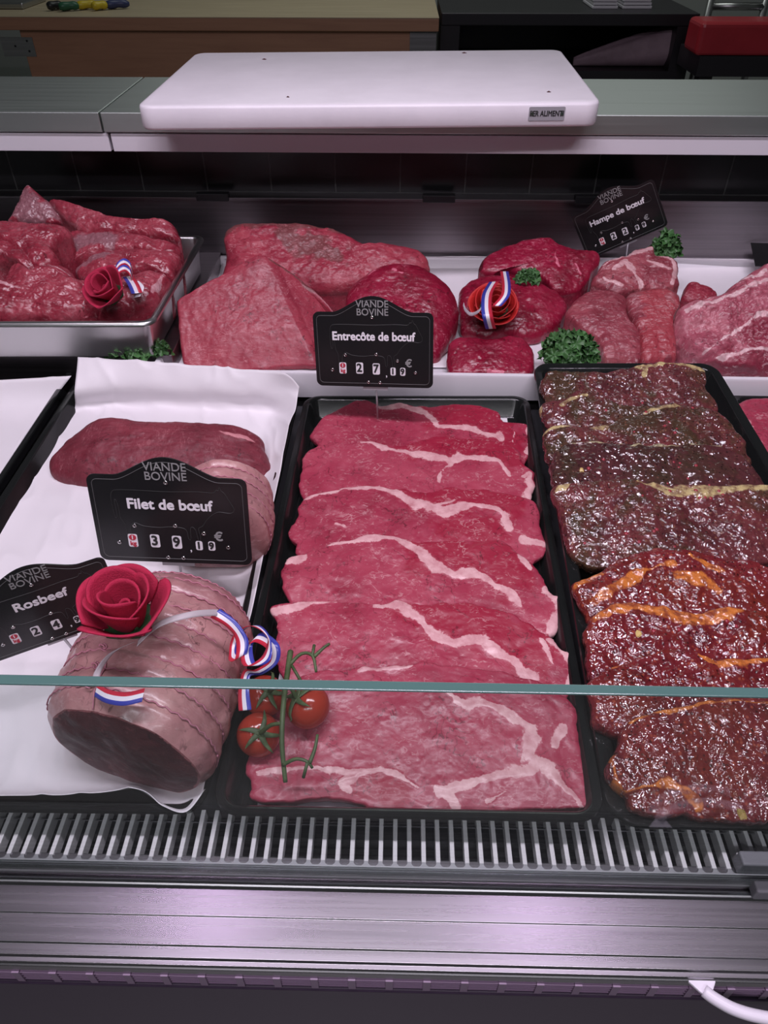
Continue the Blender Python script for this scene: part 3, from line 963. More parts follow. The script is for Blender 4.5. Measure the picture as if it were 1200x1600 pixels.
steak('marinated_steak', ZM([(85, 440), (120, 405), (200, 395), (330, 400), (500, 360), (620, 300), (740, 282), (850, 330), (970, 345), (1060, 430), (1110, 520), (1100, 600), (900, 640), (600, 640), (300, 620), (130, 570), (100, 500)]), M['herb'],
      'herb marinated steak with reddish crest, third from the back', 645, .095, group=GH, seed=23, fat=[(ZM([(90, 435), (150, 405), (210, 398)]), [10, 8, 6]), (ZM([(600, 335), (680, 300), (780, 290)]), 6), (ZM([(340, 405), (400, 410)]), 10)], **MR)
steak('marinated_steak', ZM([(135, 560), (150, 510), (220, 475), (350, 470), (480, 485), (620, 490), (750, 485), (860, 480), (980, 495), (1080, 540), (1130, 600), (1185, 690), (1150, 780), (900, 830), (500, 820), (220, 780), (150, 700), (130, 640)]), M['herb_dark'],
      'darkest herb marinated steak, smooth with thin pale rim, in mid tray', 690, .10, group=GH, seed=24, fat=[(ZM([(200, 480), (350, 470), (480, 487)]), 3), (ZM([(520, 495), (620, 492), (750, 488)]), [5, 9, 6]), (ZM([(820, 485), (980, 497)]), 4)], **MR)
steak('marinated_steak', ZM([(140, 720), (170, 685), (330, 665), (520, 660), (620, 675), (800, 690), (1000, 690), (1200, 685), (1330, 740), (1380, 850), (1350, 1020), (1000, 1110), (600, 1120), (330, 1100), (220, 1010), (185, 900), (180, 800)]), M['herb'],
      'largest herb marinated steak, nearest the orange ones, with broad herbed fat', 752, .125, group=GH, seed=25, R=90,
      fat=[(ZM([(560, 675), (650, 690), (740, 730), (860, 715), (1000, 705), (1200, 700)]), [5, 12, 18, 14, 12, 12]), (ZM([(150, 720), (190, 685)]), 9)], **MR)
steak('marinated_steak', ZO([(130, 255), (200, 215), (290, 170), (400, 90), (550, 65), (720, 70), (880, 95), (1050, 115), (1183, 160), (1350, 220), (1420, 330), (1350, 480), (1000, 540), (500, 540), (260, 500), (180, 400)]), M['orange'],
      'paprika marinated steak furthest back, wavy orange fat on its crest', 862, .11, group=GO, seed=26,
      fat=[(ZO([(250, 350), (350, 280), (430, 230), (540, 170), (660, 145)]), [9, 14, 10, 7, 5]), (ZO([(700, 215), (790, 235), (860, 265), (910, 305)]), [12, 14, 12, 5]), (ZO([(750, 95), (820, 140), (940, 190)]), [5, 7, 4]), (ZO([(150, 260), (220, 215), (270, 200)]), 12)], **MR)
steak('marinated_steak', ZO([(200, 520), (215, 450), (270, 400), (330, 360), (440, 350), (600, 372), (800, 405), (950, 380), (1183, 395), (1380, 420), (1480, 560), (1400, 760), (900, 830), (450, 820), (240, 780), (198, 650)]), M['orange'],
      'paprika marinated steak with long orange fat band along its top', 942, .11, group=GO, seed=27,
      fat=[(ZO([(230, 430), (330, 390), (440, 375), (560, 400), (700, 430), (860, 415), (1040, 395)]), [14, 18, 16, 16, 14, 14, 10])], **MR)
steak('marinated_steak', ZO([(205, 790), (330, 712), (480, 655), (600, 618), (720, 612), (850, 645), (950, 665), (1183, 655), (1400, 660), (1500, 800), (1450, 1020), (900, 1120), (450, 1110), (260, 1030), (215, 900)]), M['orange'],
      'paprika marinated steak second from the front with thin arched rim', 1018, .11, group=GO, seed=28,
      fat=[(ZO([(340, 712), (450, 672), (560, 635)]), 3), (ZO([(800, 640), (880, 680), (940, 690), (1060, 670), (1200, 660), (1380, 665)]), [3, 10, 13, 8, 8, 8])], **MR)
steak('marinated_steak', ZO([(320, 1200), (370, 1120), (400, 1040), (500, 950), (700, 930), (850, 880), (1000, 872), (1183, 890), (1400, 905), (1560, 1100), (1560, 1450), (1300, 1530), (1000, 1535), (700, 1520), (450, 1480), (400, 1400), (345, 1340), (312, 1280)]), M['orange'],
      'whole paprika marinated steak at the very front of its tray', 1092, .13, group=GO, seed=29, R=100,
      fat=[(ZO([(430, 1010), (520, 955), (700, 935), (860, 890), (1000, 885), (1180, 900)]), [5, 6, 4, 5, 5, 5]), (ZO([(325, 1215), (345, 1300), (370, 1360)]), [8, 10, 8]), (ZO([(400, 1370), (560, 1350), (700, 1370), (800, 1440)]), [4, 4, 9, 10])], **MR)
meat('pale_steak', [(1152, 640), (1166, 624), (1210, 620), (1300, 622), (1330, 700), (1320, 800), (1240, 800), (1200, 745), (1180, 700)], M['steak'],
     'pale red steak cut off by the right edge of the photo', 'steak', .519, 700, 4, thick=.015, bulge=.004, seed=31, fat=[([(1152, 645), (1175, 690), (1200, 740)], 12)])

# --- back row on white paper
Z4 = lambda L: zz(L, 2.609, 260, 320)
Z5 = lambda L: zz(L, 2.308, 680, 270)
BK = dict(base=.5175)
meat('beef_joint', Z4([(235, 100), (300, 72), (450, 72), (600, 80), (700, 100), (760, 135), (840, 162), (950, 160), (1040, 188), (1070, 228), (1065, 262), (960, 290), (860, 320), (760, 345), (600, 350), (430, 345), (260, 330), (225, 290), (238, 200)]),
     M['beef'], 'long dark beef joint lying behind the tall cut joint', 'beef joint', .462, 452, 30, bulge=.014, edge=.2, ez=.012, seed=41, bigamp=.003, rough_amp=.0015, group='beef joints in the back tray',
     cap=[(Z4([(240, 105), (450, 80), (700, 105)]), 22), (Z4([(500, 150), (680, 220)]), 40)], **BK)
meat('beef_joint', Z4([(40, 390), (100, 350), (170, 310), (240, 272), (300, 238), (362, 208), (380, 203), (402, 206), (430, 219), (520, 262), (600, 320), (655, 375), (690, 440), (690, 560), (650, 655), (520, 662), (300, 678), (160, 672), (80, 665), (55, 590), (45, 480)]),
     M['beef_face'], 'tall wedge of beef with broad grainy cut face, left in the back tray', 'beef joint', .515, 577, 43, bulge=.004, edge=.05, ez=.008, seed=42, bigamp=.002, rough_amp=.0007, R=100, group='beef joints in the back tray',
     fold=(Z4([(400, 205), (600, 640)]), .55), cap=[(Z4([(430, 218), (520, 262), (600, 320)]), 10)], **BK)
meat('beef_joint', Z4([(735, 355), (790, 290), (860, 250), (940, 236), (1050, 252), (1150, 322), (1190, 400), (1180, 490), (1130, 590), (1085, 632), (900, 640), (745, 610), (722, 480)]),
     M['beef_deep'], 'rounded deep red beef joint directly behind the entrecote price sign', 'beef joint', .510, 562, 30, bulge=.020, edge=.2, ez=.014, seed=43, bigamp=.003, rough_amp=.001, group='beef joints in the back tray',
     fat=[(Z4([(800, 330), (850, 280)]), 4), (Z4([(925, 290), (960, 305)]), 4)], **BK)
meat('beef_piece', Z5([(85, 440), (110, 395), (180, 372), (260, 372), (330, 408), (400, 402), (478, 460), (462, 520), (400, 575), (330, 592), (260, 575), (180, 590), (100, 560), (88, 500)]),
     M['beef_deep'], 'flat deep red beef piece with ribboned rose resting on it', 'beef piece', .500, 520, 16, bulge=.010, edge=.14, ez=.010, seed=44, group='flat beef pieces in the back tray', **BK)
meat('beef_piece', Z5([(45, 640), (60, 600), (110, 590), (200, 600), (280, 585), (340, 610), (360, 680), (330, 732), (200, 726), (62, 716)]),
     M['beef_deep'], 'flat deep red beef piece at the front, below the ribboned rose', 'beef piece', .503, 583, 14, bulge=.006, edge=.12, ez=.008, seed=45, group='flat beef pieces in the back tray', fat=[(Z5([(190, 720), (240, 722)]), 6)], **BK)
meat('beef_piece', Z5([(158, 345), (190, 295), (300, 246), (400, 229), (440, 250), (520, 275), (580, 285), (595, 310), (560, 370), (520, 418), (440, 432), (380, 385), (270, 352), (200, 366)]),
     M['beef_deep'], 'dark beef piece with dried black rim, behind the ribboned rose', 'beef piece', .480, 458, 22, bulge=.008, edge=.12, ez=.008, seed=46, group='flat beef pieces in the back tray', cap=[(Z5([(160, 345), (190, 298), (300, 248), (400, 232)]), 9)],
     fat=[(Z5([(430, 300), (440, 350)]), 3), (Z5([(500, 340), (520, 370)]), 4)], **BK)
meat('skirt_steak', Z5([(472, 505), (520, 440), (580, 415), (650, 425), (690, 450), (700, 520), (740, 580), (745, 670), (680, 676), (615, 672), (585, 610), (505, 545)]),
     M['hampe'], 'brownish skirt steak beside the large parsley bunch', 'skirt steak', .500, 561, 18, bulge=.008, edge=.12, ez=.009, seed=47, group='skirt steaks in the back tray', **BK)
meat('skirt_steak', Z5([(690, 440), (770, 418), (860, 420), (888, 465), (862, 530), (868, 600), (872, 672), (810, 676), (752, 674), (735, 590), (705, 520)]),
     M['hampe'], 'brighter red skirt steak strip next to the bone-in cut', 'skirt steak', .498, 561, 18, bulge=.008, edge=.14, ez=.009, seed=48, group='skirt steaks in the back tray', cap=[(Z5([(800, 440), (800, 560), (800, 660)]), 60)], **BK)
meat('skirt_steak', Z5([(575, 375), (600, 335), (680, 295), (770, 262), (805, 292), (870, 312), (880, 375), (858, 418), (760, 428), (650, 436), (585, 405)]),
     M['hampe'], 'skirt steak streaked with white membrane just under the tilted price sign', 'skirt steak', .470, 453, 24, bulge=.008, edge=.12, ez=.008, seed=49, group='skirt steaks in the back tray', rag=.004,
     fat=[(Z5([(610, 340), (700, 300), (780, 275)]), [6, 8, 6]), (Z5([(690, 345), (720, 390), (740, 415)]), [10, 16, 12]), (Z5([(600, 390), (660, 415)]), 6), (Z5([(800, 300), (860, 330), (850, 400)]), [5, 8, 5]), (Z5([(760, 330), (840, 350)]), 5), (Z5([(640, 360), (680, 330)]), 6)], **BK)
meat('bone_in_beef', Z5([(878, 490), (940, 468), (1020, 442), (1090, 392), (1150, 352), (1250, 330), (1330, 420), (1330, 640), (1250, 705), (1100, 706), (960, 672), (900, 622), (868, 560)]),
     M['bone_in'], 'large fatty bone-in beef cut at the right end of the back tray', 'bone-in beef', .500, 573, 26, bulge=.018, edge=.16, ez=.012, seed=50, bigamp=.008, rough_amp=.0034, R=120, N=340,
     fat=[(Z5([(900, 510), (980, 495), (1060, 470), (1140, 420), (1220, 400)]), [7, 10, 10, 9, 8]), (Z5([(960, 660), (1060, 600), (1150, 540), (1230, 490)]), [4, 5, 6, 6]), (Z5([(1010, 680), (1110, 660), (1200, 655)]), 4), (Z5([(1090, 400), (1180, 370)]), 9)],
     cap=[(Z5([(1130, 600), (1200, 580)]), 40), (Z5([(1060, 690), (1200, 690)]), 26)], **BK)
meat('beef_chunk', Z5([(893, 440), (918, 390), (965, 402), (1018, 432), (1010, 462), (950, 468), (905, 462)]), M['beef'], 'small red beef chunk between the skirt steaks and bone-in cut', 'beef chunk', .490, 470, 22, bulge=.006, edge=.2, ez=.008, seed=51, **BK)

# --- steel pan of trimmed beef
Z3 = lambda L: zz(L, 3.0, 0, 270)
GP = 'trimmed beef strips heaped in the steel pan'
PB = dict(base=.487, group=GP)


def strip(out, label, h, yref, slope, seed, **kw):
    d = dict(bulge=.012, edge=.16, ez=.010, bigamp=.0045, rough_amp=.0016)
    d.update(kw)
    d.update(PB)
    return meat('beef_strip', Z3(out), M['strips'], label, 'beef strip', h, yref, slope, seed=seed, **d)


strip([(45, 215), (85, 130), (112, 72), (135, 58), (160, 78), (215, 122), (270, 170), (322, 212), (332, 240), (230, 245), (50, 240)], 'peaked beef strip with silvery membrane, at the back of the steel pan', .405, 352, 40, 61,
      cap=[(Z3([(100, 180), (200, 200)]), 60)], fat=[(Z3([(120, 62), (150, 68)]), 5)])
strip([(225, 130), (330, 170), (450, 205), (560, 210), (700, 230), (800, 235), (832, 270), (825, 302), (700, 300), (560, 290), (440, 290), (380, 275), (310, 225)], 'long narrow beef strip along the back of the steel pan', .405, 365, 26, 62)
strip([(255, 350), (300, 300), (345, 270), (450, 280), (600, 290), (750, 312), (830, 332), (836, 372), (760, 385), (600, 380), (480, 390), (380, 410), (300, 430), (262, 395)], 'beef strip in the middle of the pan, lying above the rose', .424, 405, 20, 63, cap=[(Z3([(300, 380), (400, 340), (500, 340)]), 30)])
strip([(345, 450), (400, 408), (520, 375), (640, 365), (760, 380), (850, 390), (822, 440), (800, 482), (690, 470), (620, 480), (500, 500), (390, 498)], 'beef strip pressed against the right side of the pan, behind the rose', .436, 435, 16, 64, cap=[(Z3([(380, 440), (480, 420)]), 26)], fat=[(Z3([(745, 500), (715, 570)]), 4)])
strip([(-120, 240), (0, 228), (150, 238), (300, 250), (325, 280), (250, 345), (280, 425), (180, 470), (100, 385), (-20, 330), (-130, 300)], 'broad beef strip at the left, below the peaked one', .412, 425, 22, 65)
strip([(-110, 335), (0, 335), (90, 350), (170, 400), (215, 440), (150, 475), (60, 440), (0, 430), (-120, 430)], 'bright beef strip at the left edge of the pan', .415, 428, 16, 66, bulge=.018)
strip([(0, 540), (60, 440), (150, 475), (250, 425), (330, 455), (370, 510), (440, 520), (470, 600), (440, 650), (300, 682), (140, 684), (-100, 690), (-100, 560)], 'thick coarse beef lump at the front left of the pan', .447, 500, 20, 67, bulge=.018, rough_amp=.002,
      fat=[(Z3([(260, 480), (330, 500)]), 4), (Z3([(10, 560), (60, 570), (130, 600)]), 5)], cap=[])
strip([(645, 478), (700, 475), (795, 490), (760, 545), (720, 600), (600, 640), (500, 650), (450, 655), (480, 560), (560, 500)], 'small beef strip beneath the felt rose in the steel pan', .446, 492, 14, 68, fat=[(Z3([(775, 500), (720, 580)]), 6)])

# --- fillet and tied roasts
Z6 = lambda L: zz(L, 2.5, 0, 540)
meat('beef_fillet', Z6([(172, 445), (200, 405), (260, 350), (340, 292), (420, 274), (560, 290), (740, 292), (880, 300), (960, 312), (1020, 350), (1030, 390), (1062, 465), (1040, 482), (1000, 520), (880, 535), (700, 560), (500, 570), (350, 550), (250, 527), (190, 492)]),
     M['filet'], 'long dark red beef fillet lying across the white paper', 'beef fillet', .528, 755, 20, base=.5415, bulge=.018, edge=.25, ez=.016, seed=71, pw=3, bigamp=.002, rough_amp=.0008, R=90,
     fat=[(Z6([(870, 360), (940, 365), (995, 380)]), [2, 5, 2]), (Z6([(640, 295), (740, 302)]), 4)])


def roast(name, label, A, Bp, ra, rb, shear, strings, seed, face=True, tw=None):
    """tied barded roast: axis A->Bp, half width ra, half height rb; strings at the given fractions"""
    A = np.array(A, float); Bp = np.array(Bp, float)
    ax = Bp - A
    Ln = np.linalg.norm(ax)
    ay = ax / Ln
    axx = np.cross(ay, [0, 0, 1.0]); axx /= np.linalg.norm(axx)
    az = np.array([0, 0, 1.0])
    NT_, NR = 150, 170
    T = np.concatenate([np.linspace(0, 1, NT_)])

    def rad(t):
        k = 1.0
        for s in strings:
            k -= .022 * np.exp(-((t - s) * Ln / .0030) ** 2)
        e = 1 - .10 * np.clip(1 - t / .10, 0, 1) ** 2
        e *= np.sqrt(np.clip(1 - np.clip((t - .80) / .24, 0, 1) ** 2, 0, 1))
        if not face: e *= np.sqrt(np.clip(1 - np.clip((.22 - t) / .23, 0, 1) ** 2, 0, 1))
        sw = .012 * np.sin(t * 37 + seed)
        return (k + sw) * e * (.96 + .07 * np.sin(np.clip(t, 0, 1) * math.pi * .9 + .4))
    th = np.linspace(0, 2 * math.pi, NR, endpoint=False)

    def ringpos(t, k=1.0):
        r = rad(t) * k
        sh = shear * np.clip(1 - t / .8, 0, 1)
        # a soft underside where it lies on the paper
        zc = np.sin(th)
        zc = np.where(zc < -.80, -.80 + (zc + .80) * .25, zc)
        P = A + ay * (t * Ln) + np.outer(np.cos(th) * ra * r, axx) + np.outer(zc * rb * r, az) + np.outer(np.cos(th) * sh, ay)
        return P
    V = np.concatenate([ringpos(t) for t in T])
    D = .0022 * fbm(V, 28, seed, 3) + .0006 * fbm(V, 120, seed + 3, 2)
    cen = np.repeat(np.array([A + ay * (t * Ln) for t in T]), NR, axis=0)
    dr = V - cen
    dr /= np.linalg.norm(dr, axis=1, keepdims=True)
    V0 = V.copy()
    V = V + D[:, None] * dr
    Fc = []
    for i in range(NT_ - 1):
        for k in range(NR):
            k2 = (k + 1) % NR
            Fc.append((i * NR + k, i * NR + k2, (i + 1) * NR + k2, (i + 1) * NR + k))
    Fc.append(tuple((NT_ - 1) * NR + k for k in range(NR)))
    base = thing(name, (A[0], (A[1] + Bp[1]) / 2, A[2] - rb), label, 'tied roast', 'tied roasts on the paper')
    mesh_obj('barded_body', V, Fc, M['barding'], base, attrs={'fat': np.zeros(len(V)), 'cap': np.zeros(len(V))})
    # cut face
    FV = []
    first = V[:NR]
    cc = first.mean(0)
    nr = 40
    for j in range(nr + 1):
        s = 1 - j / nr * .995
        P = cc + (first - cc) * s
        d = (-.004 * (1 - s ** 4) + .0016 * fbm(P, 40, seed + 8, 3) * min(1, (1 - s) * 8))
        FV.append(P + np.outer(np.zeros(NR) + d, ay))
    FV = np.concatenate(FV)
    FF = [(j * NR + k, (j + 1) * NR + k, (j + 1) * NR + (k + 1) % NR, j * NR + (k + 1) % NR) for j in range(nr) for k in range(NR)]
    dn = np.concatenate([np.linspace(1, 0, nr + 1)[j] * np.ones(NR) for j in range(nr + 1)])
    fa = np.clip((dn - .93) / .07, 0, 1) * .75
    mesh_obj('cut_face' if face else 'barded_end', FV, FF, M['cut_face'] if face else M['barding'], base, attrs={'fat': fa, 'cap': np.zeros(len(FV))})
    for s in strings:
        P = ringpos(s, 1.012)
        nzz = .0009 * np.sin(np.arange(NR) * 1.7)
        P = P + np.outer(nzz, ay)
        P = np.concatenate([P, P[:1]])
        bb = MB(); bb.tube(P, .00062, 5); bb.build('twine', M['twine'], base, smooth=True)
    kt = tw
    if kt:
        P = np.array([ringpos(t, 1.012)[kt] for t in np.linspace(0.0, .95, 60)])
        bb = MB(); bb.tube(P, .00055, 5); bb.build('twine', M['twine'], base, smooth=True)
    for s in strings[:3]:
        p = ringpos(s, 1.02)[int(NR * .30)]
        bb = MB()
        for a in range(3):
            q = [p + np.array([.004 * math.cos(a * 2 + u * 4), .004 * math.sin(a * 2.2 + u * 3), .0015 + .0015 * math.sin(u * 3)]) * u for u in np.linspace(0, 1, 8)]
            bb.tube(q, .0006, 5)
        bb.build('knot', M['twine'], base, smooth=True)
    return base


roast('tied_roast', 'big pink string-tied roast with dark cut end facing the glass', (-.196, .290, Zh(.488)), (-.186, .440, Zh(.487)), .0675, .0560, -.012,
      [.10, .21, .32, .43, .54, .64, .74, .84, .92], 4, tw=48)
roast('tied_roast', 'smaller string-tied roast behind the fillet price sign, end hidden', (-.170, .512, Zh(.492)), (-.178, .600, Zh(.490)), .050, .049, 0,
      [.18, .36, .54, .72, .88], 9, face=False)


# ------------------------------------------------------------------ price signs
def text_mesh(txt, size, mat, name, parent, M4, x, y, z=.0009, bold=0.0, ext=.0002, sx=1.0, align='CENTER', spacing=1.0):
    cu = bpy.data.curves.new(name, 'FONT')
    cu.body = txt
    cu.size = size
    cu.align_x = align
    cu.align_y = 'CENTER'
    cu.extrude = ext
    cu.space_line = .82
    cu.space_character = spacing
    cu.resolution_u = 4
    tmp = bpy.data.objects.new(name, cu)
    COL.objects.link(tmp)
    dg = bpy.context.evaluated_depsgraph_get()
    me = bpy.data.meshes.new_from_object(tmp.evaluated_get(dg))
    bpy.data.objects.remove(tmp)
    V = np.array([v.co[:] for v in me.vertices])
    Fc = [tuple(p.vertices) for p in me.polygons]
    bpy.data.meshes.remove(me)
    if len(V) == 0: return None
    V = V * np.array([sx, 1, 1]) + np.array([x, y, z])
    bb = MB()
    if bold > 0:
        for q in range(8):
            a = q * math.pi / 4
            bb.add(V + np.array([bold * math.cos(a), bold * math.sin(a), q * 2e-6]), Fc)
    else:
        bb.add(V, Fc)
    return mesh_obj(name, xf(M4, np.array(bb.V)), bb.F, mat, parent, smooth=False)


def xf(M4, V):
    A = np.array(M4)
    V = np.asarray(V, float)
    return V @ A[:3, :3].T + A[:3, 3]


def rrect(w, h, r, n=6):
    out = []
    for cx, cy, a0 in ((w / 2 - r, h / 2 - r, 0), (-w / 2 + r, h / 2 - r, 90), (-w / 2 + r, -h / 2 + r, 180), (w / 2 - r, -h / 2 + r, 270)):
        for k in range(n + 1):
            a = math.radians(a0 + 90 * k / n)
            out.append((cx + r * math.cos(a), cy + r * math.sin(a)))
    return out


def plate_outline(Hb, ins=0.0):
    W = .07 - ins
    r = .007 - ins * .5
    top = Hb - ins
    P = []
    def corner(cx, cy, a0):
        for k in range(7):
            a = math.radians(a0 + 90 * k / 6)
            P.append((cx + r * math.cos(a), cy + r * math.sin(a)))
    corner(-W + r, ins + r, 180)
    corner(W - r, ins + r, 270)
    corner(W - r, top - r, 0)
    dome = Hb * 1.205 - ins
    xs_ = np.linspace(.047 - ins * .3, -.047 + ins * .3, 34)
    for x in xs_:
        q = abs(x) / (.047 - ins * .3)
        z = (math.cos(math.pi * min(1, q)) + 1) / 2
        z = z ** .78
        P.append((x, top + (dome - top) * z))
    corner(-W + r, top - r, 90)
    return P


def extr_local(poly, z0, z1, M4):
    n = len(poly)
    V = [(x, y, z0) for x, y in poly] + [(x, y, z1) for x, y in poly]
    Fc = [tuple(range(n))[::-1], tuple(range(n, 2 * n))] + [(i, (i + 1) % n, n + (i + 1) % n, n + i) for i in range(n)]
    return xf(M4, V), Fc


COW = [(-50, 70), (-46, 73.5), (-30, 74), (0, 73.5), (25, 74.5), (40, 74), (43, 77), (45, 76), (46, 80), (47.5, 76), (50, 74), (53, 68), (57, 60), (57, 56), (53, 54), (44, 55), (38, 52), (32, 46), (28, 40), (24, 37),
       (25, 28), (23, 24), (21, 36), (17, 38), (16, 26), (14, 26), (12, 36), (0, 38), (-12, 37), (-25, 38), (-33, 41), (-37, 37), (-38, 26), (-41, 26), (-42, 38), (-45, 46), (-46, 60), (-48, 64), (-48, 48), (-50, 46), (-51, 62)]
RIV = [(-.4, 82.5), (-33.6, 38.1), (3.2, 39.4), (28.3, 32.3), (-49.9, 20), (49.4, 18.5), (-6.9, 5.5), (7.1, 5.5)]
GS = 'black beef price signs'


def price_sign(label, loc, rot, sc, name, digits, Hb=.088, tsx=1.0, stake=None, tsize=.0142):
    M4 = Matrix.Translation(Vector((loc[0], loc[1], loc[2] + CZ))) @ Euler([math.radians(a) for a in rot], 'XYZ').to_matrix().to_4x4() @ Matrix.Scale(sc, 4)
    root = thing('price_sign', (loc[0], loc[1], loc[2] + CZ - .03), label, 'price sign', GS)
    V, Fc = extr_local(plate_outline(Hb), -.0008, .0008, M4)
    mesh_obj('plate', V, Fc, M['sign'], root, smooth=False)
    bl = [(x, y, .0009) for x, y in plate_outline(Hb, .0042)]
    bb = MB(); bb.tube(xf(M4, bl + bl[:1]), .00022 * sc, 5); bb.build('border_line', M['grey_line'], root)
    cw = crom(np.array([(x / 1000, y / 1000, .0009) for x, y in COW]), 220)
    bb = MB(); bb.tube(xf(M4, np.concatenate([cw, cw[:1]])), .00020 * sc, 4); bb.build('cow_outline', M['dim_line'], root)
    text_mesh('VIANDE\nBOVINE', .0112, M['grey_text'], 'heading', root, M4, 0, .0925, bold=.00006, sx=.95)
    text_mesh(name, tsize, M['white_text'], 'product_name', root, M4, 0, .0600, bold=.00042, sx=tsx)
    xs_ = [(-37.2, 22.3, 8.6, 13.5), (-17, 22.6, 8.6, 13.5), (2.9, 22, 8.6, 13.5), (22.9, 19.3, 6.2, 9.6), (34.4, 19.3, 6.2, 9.6)]
    for i, (x, y, w, h) in enumerate(xs_):
        V, Fc = extr_local([(x / 1000 + a, y / 1000 + c) for a, c in rrect(w / 1000, h / 1000, .0018)], .0007, .0010, M4)
        wdw = mesh_obj('price_window', V, Fc, M['white_text'], root, smooth=False)
        if i == 0:
            V, Fc = extr_local([(x / 1000 + .0033 * math.cos(a), (y + 3.2) / 1000 + .0030 * math.sin(a)) for a in np.linspace(0, 2 * math.pi, 20, endpoint=False)], .0010, .0012, M4)
            mesh_obj('red_disc', V, Fc, M['red_text'], wdw, smooth=False)
            text_mesh('1', .0052, M['white_text'], 'digit', wdw, M4, x / 1000, (y + 3.2) / 1000, .0014, .0002)
            text_mesh('kg', .0062, M['red_text'], 'unit', wdw, M4, x / 1000, (y - 3.0) / 1000, .0012, .0002)
        else:
            text_mesh(digits[i - 1], h / 1000 * 1.02, M['black_text'], 'digit', wdw, M4, x / 1000 - .0003, y / 1000, .0012, .0004, sx=.95)
    text_mesh(',', .012, M['white_text'], 'comma', root, M4, .0150, .0165, .0009)
    text_mesh('€', .0125, M['grey_text'], 'euro_mark', root, M4, .0415, .0290, .0009, .0003)
    for x, y in RIV:
        ring = []
        for a in np.linspace(0, 2 * math.pi, 15):
            ring.append((x / 1000 + .0014 * math.cos(a), y / 1000 + .0014 * math.sin(a), .0012))
        bb = MB(); bb.tube(xf(M4, ring), .0006 * sc, 6, cap=False); bb.build('rivet', M['rivet'], root, smooth=True)
    V, Fc = extr_local([(-.014, -.0045), (.016, -.0045), (.016, .002), (-.014, .002)], -.0022, -.0009, M4)
    mesh_obj('clip', V, Fc, M['acrylic'], root, smooth=False)
    p0 = xf(M4, [(.002, .001, -.0016)])[0]
    bb = MB(); bb.tube([p0, stake], .0011, 8); bb.build('stake', M['acrylic'], root, smooth=True)
    return root


price_sign('black price sign reading Filet de bœuf, standing before the fillet', (-.2014, .4815, -.4818), (77.9, 1.0, -.8), 1.0, 'Filet de bœuf', '3919', stake=(-.205, .484, Zh(.541)))
price_sign('black price sign reading Entrecôte de bœuf, above the middle tray', (-.0274, .7656, -.4653), (77.1, -3.2, -6.9), 1.0, 'Entrecôte de bœuf', '2719', tsx=.92, stake=(-.024, .772, Zh(.515)), tsize=.0138)
k = .915
price_sign('tilted black price sign reading Hampe de bœuf at the back', (.3983 * k, 1.2932 * k, -.49 * k), (96, -29.7, -8.5), .14 * k / .14, 'Hampe de bœuf', '2299', stake=(.372, 1.19, Zh(.500)))
k = .775
price_sign('black price sign reading Rosbeef, slanted beside the front rose', (-.3476 * k, .4893 * k, -.605 * k), (88.6, -3.0, 26.3), k, 'Rosbeef', '2497', tsx=1.05, stake=(-.258, .388, Zh(.540)), tsize=.0150)
pc = U([(1180, 416), (1230, 416)], .488)
sg = thing('price_sign', tuple(pc[0]), 'black sign corner just entering at the right edge of the photo', 'price sign', GS)
V, Fc = extr_local([(0, 0), (.14, 0), (.14, .088), (0, .088)], -.001, .001, Matrix.Translation(Vector(pc[0])) @ Euler((math.radians(22), 0, math.radians(-4)), 'XYZ').to_matrix().to_4x4() @ Matrix.Scale(.6, 4))
mesh_obj('plate', V, Fc, M['sign'], sg, smooth=False)
bb = MB(); bb.tube([pc[0] + np.array([.03, .02, .0]), pc[0] + np.array([.03, .03, -.03])], .0011); bb.build('stake', M['acrylic'], sg)

# ------------------------------------------------------------------ cutting board
BH = .2300
bc = [U([p], BH)[0] for p in ((211, 166), (941, 160), (876, 77), (306, 82))]
BP = [(0.0075, -.030), (.002, -.029), (0.0, -.026), (0, -.004), (.0015, -.001), (.005, 0)]
cbd = thing('cutting_board', tuple(np.mean(bc, 0) - np.array([0, 0, .03])), 'large thick white plastic cutting board lying on the steel worktop', 'cutting board')
tb = tray('slab', bc, BP, .020, M['board'], None, None, ns=8)
tb.parent = cbd
tb.location = Vector(tb.location) - Vector(cbd.location)
for mdf in list(tb.modifiers): tb.modifiers.remove(mdf)
fy = (bc[0][1] + bc[1][1]) / 2
yl = lambda x: bc[0][1] + (bc[1][1] - bc[0][1]) * (x - bc[0][0]) / (bc[1][0] - bc[0][0])
pl = UY([(825, 186), (884, 169)], yl(UY([(850, 178)], fy)[0][0]))
cx_, cz_ = (pl[0][0] + pl[1][0]) / 2, (pl[0][2] + pl[1][2]) / 2
ML = Matrix.Translation((cx_, yl(cx_) - .0006, cz_)) @ Euler((math.pi / 2, 0, math.atan2(bc[1][1] - bc[0][1], bc[1][0] - bc[0][0])), 'XYZ').to_matrix().to_4x4()
pw_, ph_ = pl[1][0] - pl[0][0], .0165
V, Fc = extr_local(rrect(pw_, ph_, .0015), -.0006, .0004, ML)
npl = mesh_obj('name_plate', V, Fc, M['acrylic'], cbd, smooth=False)
text_mesh('PER ALIMENTI', .0092, M['black_text'], 'lettering', npl, ML, 0, 0, .0006, .0002, sx=.80)
for s in (-1, 1):
    V, Fc = extr_local([(s * (pw_ / 2 - .0042) + .0022 * math.cos(a), .0022 * math.sin(a)) for a in np.linspace(0, 2 * math.pi, 14, endpoint=False)], .0004, .0012, ML)
    mesh_obj('rivet', V, Fc, M['rivet'], npl, smooth=False)
